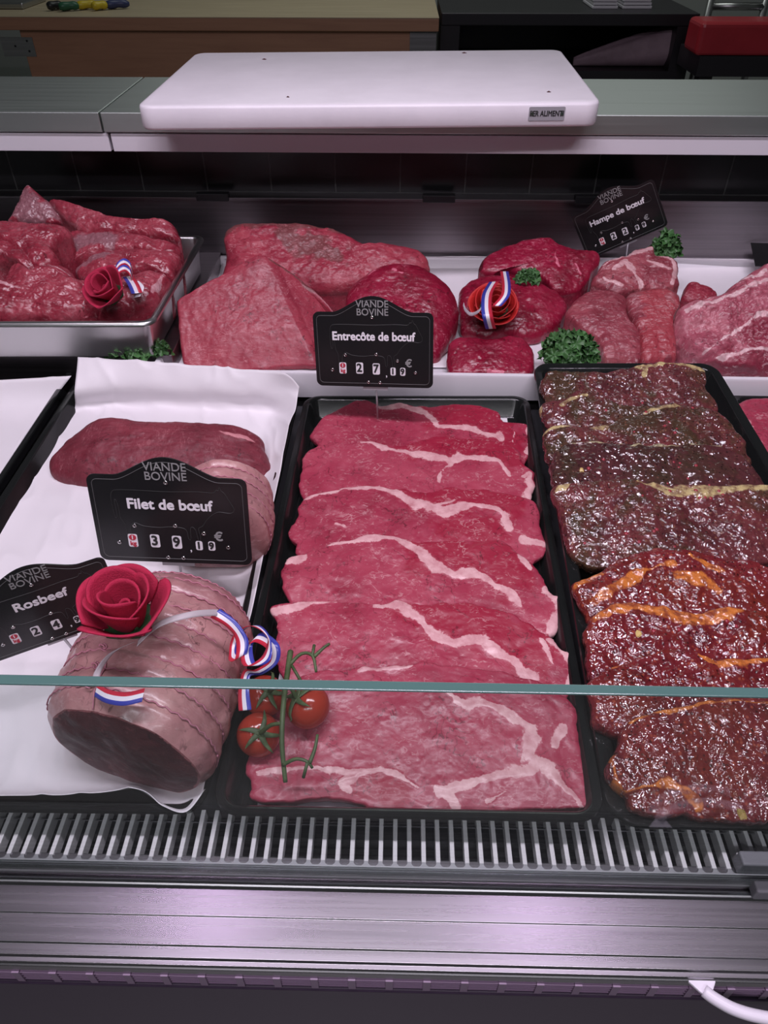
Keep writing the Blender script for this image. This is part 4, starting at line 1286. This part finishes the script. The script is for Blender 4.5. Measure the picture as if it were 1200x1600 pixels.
for i, (px, r) in enumerate((((413, 93), .0035), ((725, 83), .004), ((857, 144), .003), ((450, 152), .002))):
    p = U([px], BH)[0]
    ang = np.linspace(0, 2 * math.pi, 9, endpoint=False)
    ringv = [(p[0] + r * (1 + .4 * math.sin(3 * a + i)) * math.cos(a), p[1] + r * .7 * math.sin(a), Zh(BH) + .0001) for a in ang]
    V = ringv + [(p[0], p[1], Zh(BH) + .0018)]
    Fc = [(j, (j + 1) % 9, 9) for j in range(9)] + [tuple(range(9))[::-1]]
    setp(mesh_obj('meat_crumb', np.array(V), Fc, M['cut_face'], None),
         ('brown meat crumb on the board, near its back left', 'brown meat crumb on the board, at its back edge', 'brown meat crumb on the board, above the metal name plate', 'tiny meat crumb on the board front left')[i], 'crumb', 'meat crumbs on the cutting board')


# ------------------------------------------------------------------ roses and ribbons
def petal(axis_M, th0, width, r0, r1, z0, z1, curl, n=20, mth=9, th=.0011, notch=0.0, ph=0.0):
    V = []
    for j in range(mth + 1):
        v = j / mth
        for i in range(n + 1):
            u = -1 + 2 * i / n
            wv = math.sqrt(max(0, 1 - (max(0, v - .35) / .65) ** 4 * .25)) * (.55 + .45 * min(1, v * 2.2))
            a = th0 + u * width * wv / 2
            r = r0 + (r1 - r0) * (v ** .75) + curl * max(0, v - .6) ** 2 * 6 + .05 * r1 * math.sin(3 * u + ph) * v
            z = z0 + (z1 - z0) * v * (1 - .18 * abs(u) ** 3 * v) - curl * max(0, v - .75) * 1.2 + notch * math.cos(u * 2 + ph)
            V.append((r * math.cos(a), r * math.sin(a), z))
    Fc = [(j * (n + 1) + i, j * (n + 1) + i + 1, (j + 1) * (n + 1) + i + 1, (j + 1) * (n + 1) + i) for j in range(mth) for i in range(n)]
    return xf(axis_M, V), Fc


def rose(label, center, axis, R, depth, mat, seed, twist=0.0, spiral=False, group='decorative red roses'):
    rng = random.Random(seed)
    q = Vector((0, 0, 1)).rotation_difference(Vector(axis).normalized())
    M4 = Matrix.Translation(Vector(center)) @ q.to_matrix().to_4x4() @ Matrix.Rotation(twist, 4, 'Z')
    root = thing('artificial_rose', tuple(Vector(center) - Vector(axis).normalized() * depth * .2), label, 'rose', group)
    layers = [(1, .10, .16, -.05, .62, 0, 5.6), (2, .30, .46, .0, .98, .0, 3.5), (3, .36, .72, .0, 1.02, .03, 2.5), (4, .40, 1.0, -.08, .80, .07, 1.9)]
    if spiral:
        layers = [(2, .14, .22, .2, .92, 0, 4.2), (3, .3, .42, .1, .95, 0, 3.2), (3, .5, .62, .05, .9, 0, 2.9), (4, .66, .80, 0, .8, .02, 2.4), (4, .78, 1.0, 0, .62, .04, 2.2)]
    for li, (nn, a, c, z0, z1, cu, wd_) in enumerate(layers):
        for i in range(nn):
            th0 = 2 * math.pi * i / nn + li * .9 + rng.uniform(-.15, .15)
            V, Fc = petal(M4, th0, wd_, R * a * .8, R * c * rng.uniform(.94, 1.06), depth * z0, depth * z1 * rng.uniform(.93, 1.05), R * cu, ph=rng.uniform(0, 6))
            o = mesh_obj('petal', V, Fc, mat, root)
            s = o.modifiers.new('solid', 'SOLIDIFY'); s.thickness = .0013; s.offset = 0
    V = []
    bb = MB()
    cup = [(R * .1, -.06), (R * .45, .0), (R * .62, .22), (R * .60, .24), (R * .3, .06)]
    nn = 20
    for r, z in cup:
        for k_ in range(nn):
            a = 2 * math.pi * k_ / nn
            V.append((r * math.cos(a) * (1 + .12 * math.cos(5 * a)), r * math.sin(a) * (1 + .12 * math.cos(5 * a)), depth * (z - .08)))
    Fc = [(j * nn + i, j * nn + (i + 1) % nn, (j + 1) * nn + (i + 1) % nn, (j + 1) * nn + i) for j in range(len(cup) - 1) for i in range(nn)] + [tuple(range(nn))[::-1], tuple((len(cup) - 1) * nn + i for i in range(nn))]
    mesh_obj('calyx', xf(M4, V), Fc, M['leafdark'], root)
    return root


def ribbon(name, P, Wd, width, parent, n=90, mats=None, th=.0003):
    """tricolour strip along the points P with width directions Wd"""
    C = crom(np.array(P, float), n, False)
    D = crom(np.array(Wd, float), n, False)
    D /= np.linalg.norm(D, axis=1, keepdims=True)
    us = np.array([-.5, -.17, .17, .5])
    V = np.concatenate([C + D * (u * width) for u in us])
    Fc = []
    fm = []
    for j in range(3):
        for i in range(n - 1):
            Fc.append((j * n + i, j * n + i + 1, (j + 1) * n + i + 1, (j + 1) * n + i))
            fm.append(j)
    o = mesh_obj(name, V, Fc, None, parent, mats=mats or [M['blue'], M['rwhite'], M['red']], fm=fm)
    s = o.modifiers.new('solid', 'SOLIDIFY'); s.thickness = th; s.offset = 0
    return o


# front felt rose on the tied roast
fr_c = U([(203, 972)], .412)[0]
fr = rose('red felt rose lying on the tied roast at the front', tuple(fr_c), (.03, -.10, 1), .0300, .038, M['felt'], 3, .4)
rr_ = [U([(225, 1000)], .412)[0], U([(262, 975)], .408)[0], U([(310, 962)], .408)[0], U([(348, 962)], .420)[0], U([(364, 978)], .430)[0], U([(372, 1005)], .437)[0]]
ribbon('frosted_tail', [U([(215, 1005)], .409)[0], U([(250, 975)], .4035)[0], U([(300, 960)], .406)[0], U([(340, 957)], .418)[0]], [(0, 1, .2)] * 4, .0055, fr, mats=[M['tulle']] * 3)
ribbon('frosted_tail', [U([(205, 1005)], .409)[0], U([(175, 1020)], .411)[0], U([(155, 1045)], .420)[0], U([(148, 1065)], .424)[0]], [(1, .6, 0)] * 4, .0055, fr, mats=[M['tulle']] * 3)
ribbon('tricolour_ribbon', [U([p], h)[0] for p, h in (((150, 1078), .428), ((168, 1088), .424), ((195, 1092), .421), ((224, 1086), .419))], [(0, -1, -.25)] * 4, .0095, fr, mats=[M['red'], M['rwhite'], M['blue']])
curl = [((336, 958), .418), ((362, 976), .424), ((378, 1000), .432), ((376, 1026), .440), ((364, 1022), .446), ((372, 990), .440), ((398, 978), .430), ((420, 998), .424), ((416, 1028), .428), ((392, 1040), .436), ((386, 1016), .440), ((402, 996), .434), ((426, 1010), .432), ((426, 1034), .440), ((404, 1050), .446), ((386, 1052), .448), ((381, 1080), .452), ((383, 1110), .458)]
cd = [(.6, .5, .3), (.8, .3, .3), (1, 0, .3), (1, -.1, .3), (1, 0, .2), (.9, .3, .2), (.5, .8, .2), (.8, .3, .2), (.8, -.4, .2), (.4, -.8, .3), (.9, .1, .2), (.5, .8, .2), (.8, .2, .2), (.8, -.4, .2), (.6, -.7, .2), (1, 0, .2), (1, 0, .2), (1, 0, .2)]
ribbon('tricolour_ribbon', [U([p], h)[0] for p, h in curl], cd, .0095, fr, n=240, mats=[M['red'], M['rwhite'], M['blue']])

# rose in the steel pan
pr = rose('small red felt rose in the steel pan, blue striped bow behind', tuple(U([(178, 460)], .415)[0]), (-.25, -.62, .75), .026, .034, M['felt'], 8, 1.0)
for dy in (0, 1):
    ribbon('tricolour_ribbon', [U([p], h)[0] for p, h in (((178, 428 + dy * 11), .410), ((184, 415 + dy * 10), .400), ((194, 409 + dy * 10), .397), ((203, 415 + dy * 10), .400), ((207, 428 + dy * 10), .412))], [(0, -.6, -.75)] * 5, .009, pr, n=40)
ribbon('tricolour_ribbon', [U([p], h)[0] for p, h in (((200, 432), .412), ((208, 444), .411), ((214, 458), .413))], [(1, .3, 0)] * 3, .014, pr, n=24)
ribbon('tricolour_ribbon', [U([p], h)[0] for p, h in (((212, 440), .412), ((220, 450), .413), ((214, 464), .419))], [(1, -.1, .3)] * 3, .010, pr, n=24, mats=[M['rwhite']] * 3)

# scarlet rose with ribbon in the back tray
sr_c = U([(771, 484)], .468)[0]
sr = rose('scarlet rolled rose crossed by tricolour ribbon in the back tray', tuple(sr_c), (0.02, -.45, .9), .034, .026, M['scarlet'], 5, .2, True)
s1 = [((788, 424), .432), ((791, 445), .424), ((789, 462), .424), ((776, 478), .432)]
ribbon('tricolour_ribbon', [U([p], h)[0] for p, h in s1], [(-1, .1, 0)] * 4, .0120, sr)
s2 = [((772, 440), .430), ((762, 458), .424), ((760, 478), .424), ((762, 495), .430), ((767, 514), .450)]
ribbon('tricolour_ribbon', [U([p], h)[0] for p, h in s2], [(1, .15, 0)] * 5, .0140, sr)
s3 = [((757, 472), .434), ((748, 486), .444), ((736, 491), .462), ((727, 484), .470), ((724, 475), .474)]
ribbon('tricolour_ribbon', [U([p], h)[0] for p, h in s3], [(.2, .8, .5)] * 5, .006, sr, mats=[M['rwhite']] * 3)


# ------------------------------------------------------------------ parsley
def parsley(label, px, h, rx, ry, rz, nleaf, seed, size=.008):
    rng = random.Random(seed)
    c = U([px], h)[0]
    root = thing('parsley_sprig', tuple(c), label, 'parsley', 'curly parsley sprigs')
    bb = MB()
    st = MB()
    for i in range(nleaf):
        th = rng.uniform(0, 2 * math.pi)
        ph = math.acos(rng.uniform(0.0, 1))
        rr = rng.uniform(.55, 1.0)
        d = Vector((math.cos(th) * math.sin(ph), math.sin(th) * math.sin(ph), math.cos(ph)))
        p = Vector((c[0] + d.x * rx * rr, c[1] + d.y * ry * rr, c[2] + d.z * rz * rr + .002))
        nrm = (d + Vector((rng.uniform(-.7, .7), rng.uniform(-.7, .7), rng.uniform(-.2, .8)))).normalized()
        q = Vector((0, 0, 1)).rotation_difference(nrm)
        R_ = size * rng.uniform(.6, 1.2)
        kk = rng.choice((4, 5, 6))
        p0 = rng.uniform(0, 6)
        n = 18
        V = [p]
        for ring in (1, 2):
            for j in range(n):
                a = 2 * math.pi * j / n
                r_ = R_ * ring / 2 * (1 + .28 * math.cos(kk * a + p0) * (ring == 2))
                V.append(p + q @ Vector((r_ * math.cos(a), r_ * math.sin(a), R_ * .42 * ring / 2 * math.sin(kk * a + p0 * 2))))
        Fc = [(0, 1 + j, 1 + (j + 1) % n) for j in range(n)] + [(1 + j, 1 + n + j, 1 + n + (j + 1) % n, 1 + (j + 1) % n) for j in range(n)]
        bb.add(V, Fc)
        if i % 7 == 0:
            st.tube([(c[0] + rng.uniform(-.2, .2) * rx, c[1] + rng.uniform(-.2, .2) * ry, c[2]), p], .0007, 5)
    bb.build('leaves', M['parsley'], root, smooth=True)
    st.build('stems', M['stem'], root, smooth=True)


parsley('curly parsley sprig in front of the steel pan', (216, 551), .491, .045, .014, .020, 130, 1, .0085)
parsley('large curly parsley bunch at the corner of the marinade tray', (888, 558), .492, .040, .030, .034, 210, 2, .0085)
parsley('tiny parsley sprig tucked behind the scarlet rose', (825, 437), .462, .018, .012, .012, 50, 3, .007)
parsley('parsley sprig behind the tilted Hampe price sign', (1038, 396), .452, .024, .018, .030, 80, 4, .009)

# ------------------------------------------------------------------ tomatoes on the vine
tv = thing('vine_tomatoes', tuple(U([(445, 1150)], .53)[0]), 'three small red tomatoes on a green vine beside the front entrecote', 'tomatoes')


def tomato(px, h, r, axis, seed):
    c = U([px], h)[0]
    q = Vector((0, 0, 1)).rotation_difference(Vector(axis).normalized())
    M4 = Matrix.Translation(Vector(c)) @ q.to_matrix().to_4x4()
    nu, nv = 40, 24
    V = []
    for j in range(nv + 1):
        ph = math.pi * j / nv
        for i in range(nu):
            th = 2 * math.pi * i / nu
            rr = r * (1 - .10 * math.exp(-(ph / .35) ** 2)) * (1 + .012 * math.cos(5 * th) * math.exp(-(ph / .7) ** 2))
            V.append((rr * math.sin(ph) * math.cos(th), rr * math.sin(ph) * math.sin(th), rr * .93 * math.cos(ph)))
    Fc = [(j * nu + i, (j + 1) * nu + i, (j + 1) * nu + (i + 1) % nu, j * nu + (i + 1) % nu) for j in range(nv) for i in range(nu)]
    to = mesh_obj('tomato', xf(M4, V), Fc, M['tomato'], tv)
    rng = random.Random(seed)
    bb = MB()
    for i in range(5):
        a = 2 * math.pi * i / 5 + rng.uniform(-.3, .3)
        L_l = r * rng.uniform(.8, 1.15)
        n = 9
        V = []
        for j in range(n):
            t = j / (n - 1)
            rad_ = L_l * t
            z = r * .84 * math.sqrt(max(0.05, 1 - (rad_ / r) ** 2 * .75)) + .0016 + .004 * t * t * rng.uniform(-.2, 1.2)
            w = .0024 * (1 - t) ** .6 + .0002
            ca, sa = math.cos(a + .3 * t), math.sin(a + .3 * t)
            for s in (-1, 0, 1):
                V.append((rad_ * ca - s * w * sa, rad_ * sa + s * w * ca, z - (s == 0) * .0005))
        Fc = [(j * 3 + s, j * 3 + s + 1, j * 3 + s + 4, j * 3 + s + 3) for j in range(n - 1) for s in (0, 1)]
        bb.add(xf(M4, V), Fc)
    o = bb.build('calyx', M['vine'], to, smooth=True)
    s = o.modifiers.new('solid', 'SOLIDIFY'); s.thickness = .0006
    return xf(M4, [(0, 0, r * .88)])[0]


ta = tomato((404, 1148), .512, .0172, (.25, -.45, .85), 1)
tb_ = tomato((481, 1104), .501, .0178, (-.5, -.1, .85), 2)
tc_ = tomato((414, 1088), .508, .0170, (.35, -.3, .9), 3)
bb = MB()
main = crom([U([p], h)[0] for p, h in (((454, 1018), .478), ((449, 1052), .476), ((444, 1090), .474), ((441, 1130), .478), ((441, 1170), .488), ((446, 1222), .505))], 40, False)
bb.tube(main, np.linspace(.0024, .0017, 40), 8)
for tp, mi, h in ((ta, 24, 0), (tb_, 12, 0), (tc_, 14, 0)):
    m0 = main[mi]
    mid_ = (np.array(tp) + m0) / 2 + np.array([0, 0, .004])
    bb.tube(crom([m0, mid_, tp], 12, False), np.linspace(.0014, .0019, 12), 7)
for pts in ((((452, 1040), .477), ((470, 1022), .472), ((488, 1024), .470), ((494, 1050), .474)), (((488, 1024), .470), ((491, 1008), .470)), (((491, 1026), .470), ((506, 1012), .468), ((515, 1006), .468)),
            (((442, 1195), .495), ((462, 1186), .488), ((480, 1190), .488), ((488, 1200), .492)), (((484, 1192), .488), ((492, 1170), .484), ((496, 1148), .482)), (((480, 1192), .488), ((474, 1215), .498)), (((456, 1040), .477), ((470, 1064), .480))):
    P = [U([p], h)[0] for p, h in pts]
    bb.tube(crom(P, 12, False) if len(P) > 2 else P, .0013 if len(P) == 2 else np.linspace(.0016, .0011, 12), 7)
bb.build('vine', M['vine'], tv, smooth=True)

# ------------------------------------------------------------------ pink peppercorns and garlic flakes lying in the marinade
dg = bpy.context.evaluated_depsgraph_get()
PPX = ZM([(705, 680), (715, 715), (805, 655), (910, 688), (845, 715), (862, 752), (890, 748), (918, 752), (978, 735), (957, 715), (582, 738), (650, 905), (638, 915), (740, 990), (500, 925), (565, 965), (295, 975), (315, 605), (765, 580), (760, 600),
           (735, 575), (845, 590), (388, 562), (712, 375), (740, 428), (750, 410), (695, 455), (690, 395), (580, 282), (400, 318), (540, 425), (828, 305), (595, 325), (435, 1020)]) + ZO([(560, 505), (700, 500), (1010, 480), (960, 455), (930, 1080), (1135, 1205), (470, 440)])
sph = None
cnt = 0
for i, p in enumerate(PPX):
    d = ray([p])[0]
    ok, hit, nrm, idx, ob, _ = SC.ray_cast(dg, Vector((0, 0, CZ)) + Vector(d) * .35, Vector(d).normalized())
    if not ok or not ob.name.startswith('marinated'): continue
    if sph is None:
        bm = bmesh.new(); bmesh.ops.create_icosphere(bm, subdivisions=2, radius=.0022)
        for v in bm.verts: v.co *= 1 + .05 * math.sin(v.co.x * 3000 + v.co.y * 2000)
        sph = bpy.data.meshes.new('peppercorn'); bm.to_mesh(sph); bm.free()
        sph.materials.append(M['pepper'])
        for q in sph.polygons: q.use_smooth = True
    o = bpy.data.objects.new('peppercorn', sph)
    COL.objects.link(o)
    o.location = hit + nrm * .0012
    s = .85 + .3 * ((i * 37) % 10) / 10
    o.scale = (s, s, s * .92)
    setp(o, 'pink peppercorn stuck in the glossy marinade', 'peppercorn', 'pink peppercorns on the marinated steaks')
for i, (p, lb) in enumerate(((ZO([(478, 520)])[0], 'yellow garlic flake on the orange steak with fat band'), (ZO([(1040, 1500)])[0], 'yellow garlic flake on the front orange steak'), (ZM([(280, 612)])[0], 'pale flake on the darkest herb steak'))):
    d = ray([p])[0]
    ok, hit, nrm, idx, ob, _ = SC.ray_cast(dg, Vector((0, 0, CZ)) + Vector(d) * .35, Vector(d).normalized())
    if not ok: continue
    bm = bmesh.new(); bmesh.ops.create_icosphere(bm, subdivisions=2, radius=.004)
    me = bpy.data.meshes.new('garlic_flake')
    for v in bm.verts: v.co = Vector((v.co.x * .8, v.co.y * 1.0, v.co.z * .45)) * (1 + .25 * math.sin(v.co.x * 900 + i) * math.cos(v.co.y * 700))
    bm.to_mesh(me); bm.free(); me.materials.append(M['garlic'])
    o = bpy.data.objects.new('garlic_flake', me); COL.objects.link(o); o.location = hit + nrm * .0005
    setp(o, lb, 'garlic flake', 'garlic flakes in the marinade')

# ------------------------------------------------------------------ behind the counter
bh = .50
c0 = U([(2, 27)], bh)[0]
c1 = U([(685, 24)], bh)[0]
bb_t = thing('butcher_block', ((c0[0] + c1[0]) / 2, c0[1] + .35, 0), 'long wooden butcher block table behind the worktop at left', 'butcher block')
YB = c0[1]
XL, XR = c0[0] - 1.0, c1[0]
b = MB(); b.box((XL, YB, Zh(bh) - .05), (XR, YB + .75, Zh(bh))); b.build('block_top', M['wood'], bb_t, bevel=.004)
b = MB(); b.box((XL, YB, Zh(bh)), (XR, YB + .75, Zh(bh) + .003)); b.build('worn_surface', M['wood_top'], bb_t)
b = MB(); b.box((c0[0] + .05, YB + .035, Zh(bh) - .30), (XR - .01, YB + .70, Zh(bh) - .05)); b.build('apron', M['wood'], bb_t, bevel=.004)
for x in (c0[0] + .10, XR - .10):
    for y in (YB + .08, YB + .62):
        b = MB(); b.box((x - .04, y, 0), (x + .04, y + .08, Zh(bh) - .30)); b.build('leg', M['dark_wood'], bb_t)
pa = UY([(8, 88), (50, 58)], YB + .035)
b = MB(); b.box((pa[0][0], YB + .031, pa[0][2]), (pa[1][0], YB + .035, pa[1][2])); br = b.build('corner_plate', M['steel'], bb_t)
b = MB()
for px, py in ((42, 64), (24, 72), (46, 80)):
    p = UY([(px, py)], YB + .031)[0]
    b.box((p[0] - .004, YB + .029, p[2] - .004), (p[0] + .004, YB + .031, p[2] + .004))
b.build('screws', M['blackp'], br)
pa = UY([(640, 80), (682, 48)], YB + .035)
b = MB(); b.box((pa[0][0], YB + .031, pa[0][2]), (pa[1][0], YB + .035, pa[1][2])); b.build('corner_plate', M['steel'], bb_t)
for i, (xa, xb, y, mk, lb) in enumerate(((74, 98, 10, 'blackp', 'black knife handle on the butcher block, leftmost of the row'), (92, 124, 11, 'green', 'green knife handle on the butcher block'),
                                         (120, 152, 9, 'yellow', 'yellow knife handle on the butcher block, left of the second yellow one'), (144, 168, 10, 'yellow', 'shorter yellow knife handle touching the navy one'), (165, 202, 8, 'navy', 'navy knife handle on the butcher block, rightmost of the row'))):
    p, q = U([(xa, y), (xb, y - 2)], bh - .022)
    kr = thing('knife', tuple(p), lb, 'knife', 'knives on the butcher block')
    bq = MB(); bq.tube(crom([p, (p + q) / 2 + np.array([0, 0, .003]), q], 12, False), [.012, .016, .018, .018, .017, .016, .016, .017, .018, .017, .014, .008], 10); bq.build('handle', M[mk], kr, smooth=True)
    bq = MB(); e = np.array([.02, .20, 0])
    bq.add([p + [0, .015, -.012], p + [.035, .015, -.012], p + e + [.01, 0, -.012], p + [0, .015, -.010], p + [.035, .015, -.010], p + e + [.01, 0, -.010]], [(2, 1, 0), (3, 4, 5), (0, 1, 4, 3), (1, 2, 5, 4), (2, 0, 3, 5)]); bq.build('blade', M['pan'], kr)
p = U([(-60, 16), (44, 14)], bh)
b = MB(); b.box((p[0][0], p[0][1], Zh(bh) + .004), (p[1][0], p[0][1] + .3, Zh(bh) + .03)); o = b.build('steel_tray', M['steel'], None, bevel=.006)
setp(o, 'low steel tray on the butcher block at the far left', 'tray')

q0, q1 = U([(690, 20), (1088, 18)], bh)
cb = thing('black_cabinet', ((q0[0] + q1[0]) / 2, q0[1] + .3, 0), 'open black cabinet behind the cutting board at right', 'cabinet')
YC = q0[1]
b = MB(); b.box((q0[0], YC, Zh(bh) - .05), (q1[0], YC + .6, Zh(bh))); b.build('top', M['dark_wood'], cb, bevel=.004)
b = MB(); b.box((q0[0], YC + .58, .1), (q1[0], YC + .6, Zh(bh) - .05)); b.build('back', M['dark_wood'], cb)
for x in (q0[0], q1[0] - .09):
    b = MB(); b.box((x, YC + .01, 0), (x + .09, YC + .58, Zh(bh) - .05)); b.build('side', M['dark_wood'], cb)
sz = UY([(900, 108)], YC + .05)[0][2]
b = MB(); b.box((q0[0] + .09, YC + .01, sz - .04), (q1[0] - .09, YC + .58, sz)); b.build('shelf', M['dark_wood'], cb)
# wrapped joint on the shelf
wp = UY([(895, 104), (1046, 104), (1040, 52)], YC + .12)
b = MB()
nr_ = 24
Vw = []
for j in range(nr_ + 1):
    t = j / nr_
    x = wp[0][0] + (wp[1][0] - wp[0][0]) * t
    r = .018 + (wp[2][2] - wp[1][2]) / 2 * 1.05 * t ** .9
    for k_ in range(28):
        a = 2 * math.pi * k_ / 28
        f = 1 + .05 * math.sin(5 * a + 3 * t)
        Vw.append((x + .012 * math.sin(3 * a) * t ** 3, YC + .13 + r * .8 * math.cos(a) * f, sz + max(r * (1 + math.sin(a)) * f, .001)))
Fw = [(j * 28 + k_, j * 28 + (k_ + 1) % 28, (j + 1) * 28 + (k_ + 1) % 28, (j + 1) * 28 + k_) for j in range(nr_) for k_ in range(28)] + [tuple(range(28))[::-1], tuple(nr_ * 28 + k_ for k_ in range(28))]
M['sack'] = simple('mauve_cloth', (.30, .21, .25, 1), .7, bump=.3, bscale=60, var=.2, vscale=10)
setp(mesh_obj('cloth_bundle', np.array(Vw), Fw, M['sack']), 'mauve tapering cloth bundle on the black cabinet shelf', 'cloth bundle')
for i, (xa, xb, yy) in enumerate(((925, 965, 12), (972, 1018, 12))):
    p, q = U([(xa, 14), (xb, 14)], bh)
    for k_ in range(4):
        b = MB(); b.box((p[0] + .004 * (k_ % 2), p[1], Zh(bh) + k_ * .014 + .0005), (q[0] - .004 * (k_ % 3), p[1] + .25, Zh(bh) + k_ * .014 + .0125))
        o = b.build('plastic_tray', M['white_tray'], None, bevel=.003)
        setp(o, ('pale flat tray in the left stack on the black cabinet, ', 'pale flat tray in the right stack on the black cabinet, ')[i] + ('lowest', 'second from below', 'third from below', 'topmost')[k_], 'tray', 'pale trays on the black cabinet')
# red block on a dark stand
r0, r1 = UY([(1085, 88), (1330, 30)], YC - .35)
rs = thing('equipment_stand', (r0[0] + .3, YC, 0), 'black stand under the red slab at right', 'stand')
b = MB(); b.box((r0[0] + .03, YC - .34, r0[2] - .08), (r1[0], YC - .03, r0[2])); b.build('stand_top', M['dark_wood'], rs)
for x in (r0[0] + .06, r1[0] - .1):
    b = MB(); b.box((x, YC - .3, 0), (x + .06, YC - .24, r0[2] - .08)); b.build('leg', M['dark_wood'], rs)
b = MB(); b.box((r0[0], YC - .35, r0[2] + .001), (r1[0], YC - .16, r1[2] - .012)); o = b.build('red_slab', M['red_board'], None, bevel=.02)
setp(o, 'thick bright red plastic slab at the upper right', 'slab')
f0, f1 = UY([(1105, 26), (1190, 26)], YC + .45)
b = MB()
b.tube([(f0[0], YC + .45, 0), (f0[0], YC + .45, 1.25)], .02, 8); b.tube([(f1[0], YC + .45, 0), (f1[0], YC + .45, 1.25)], .02, 8)
zz_ = UY([(1140, 10)], YC + .45)[0][2]
b.tube([(f0[0], YC + .45, zz_), (f1[0], YC + .45, zz_)], .018, 8)
setp(b.build('steel_rack', M['steel'], None, smooth=True), 'grey tubular steel rack behind the red slab', 'rack')
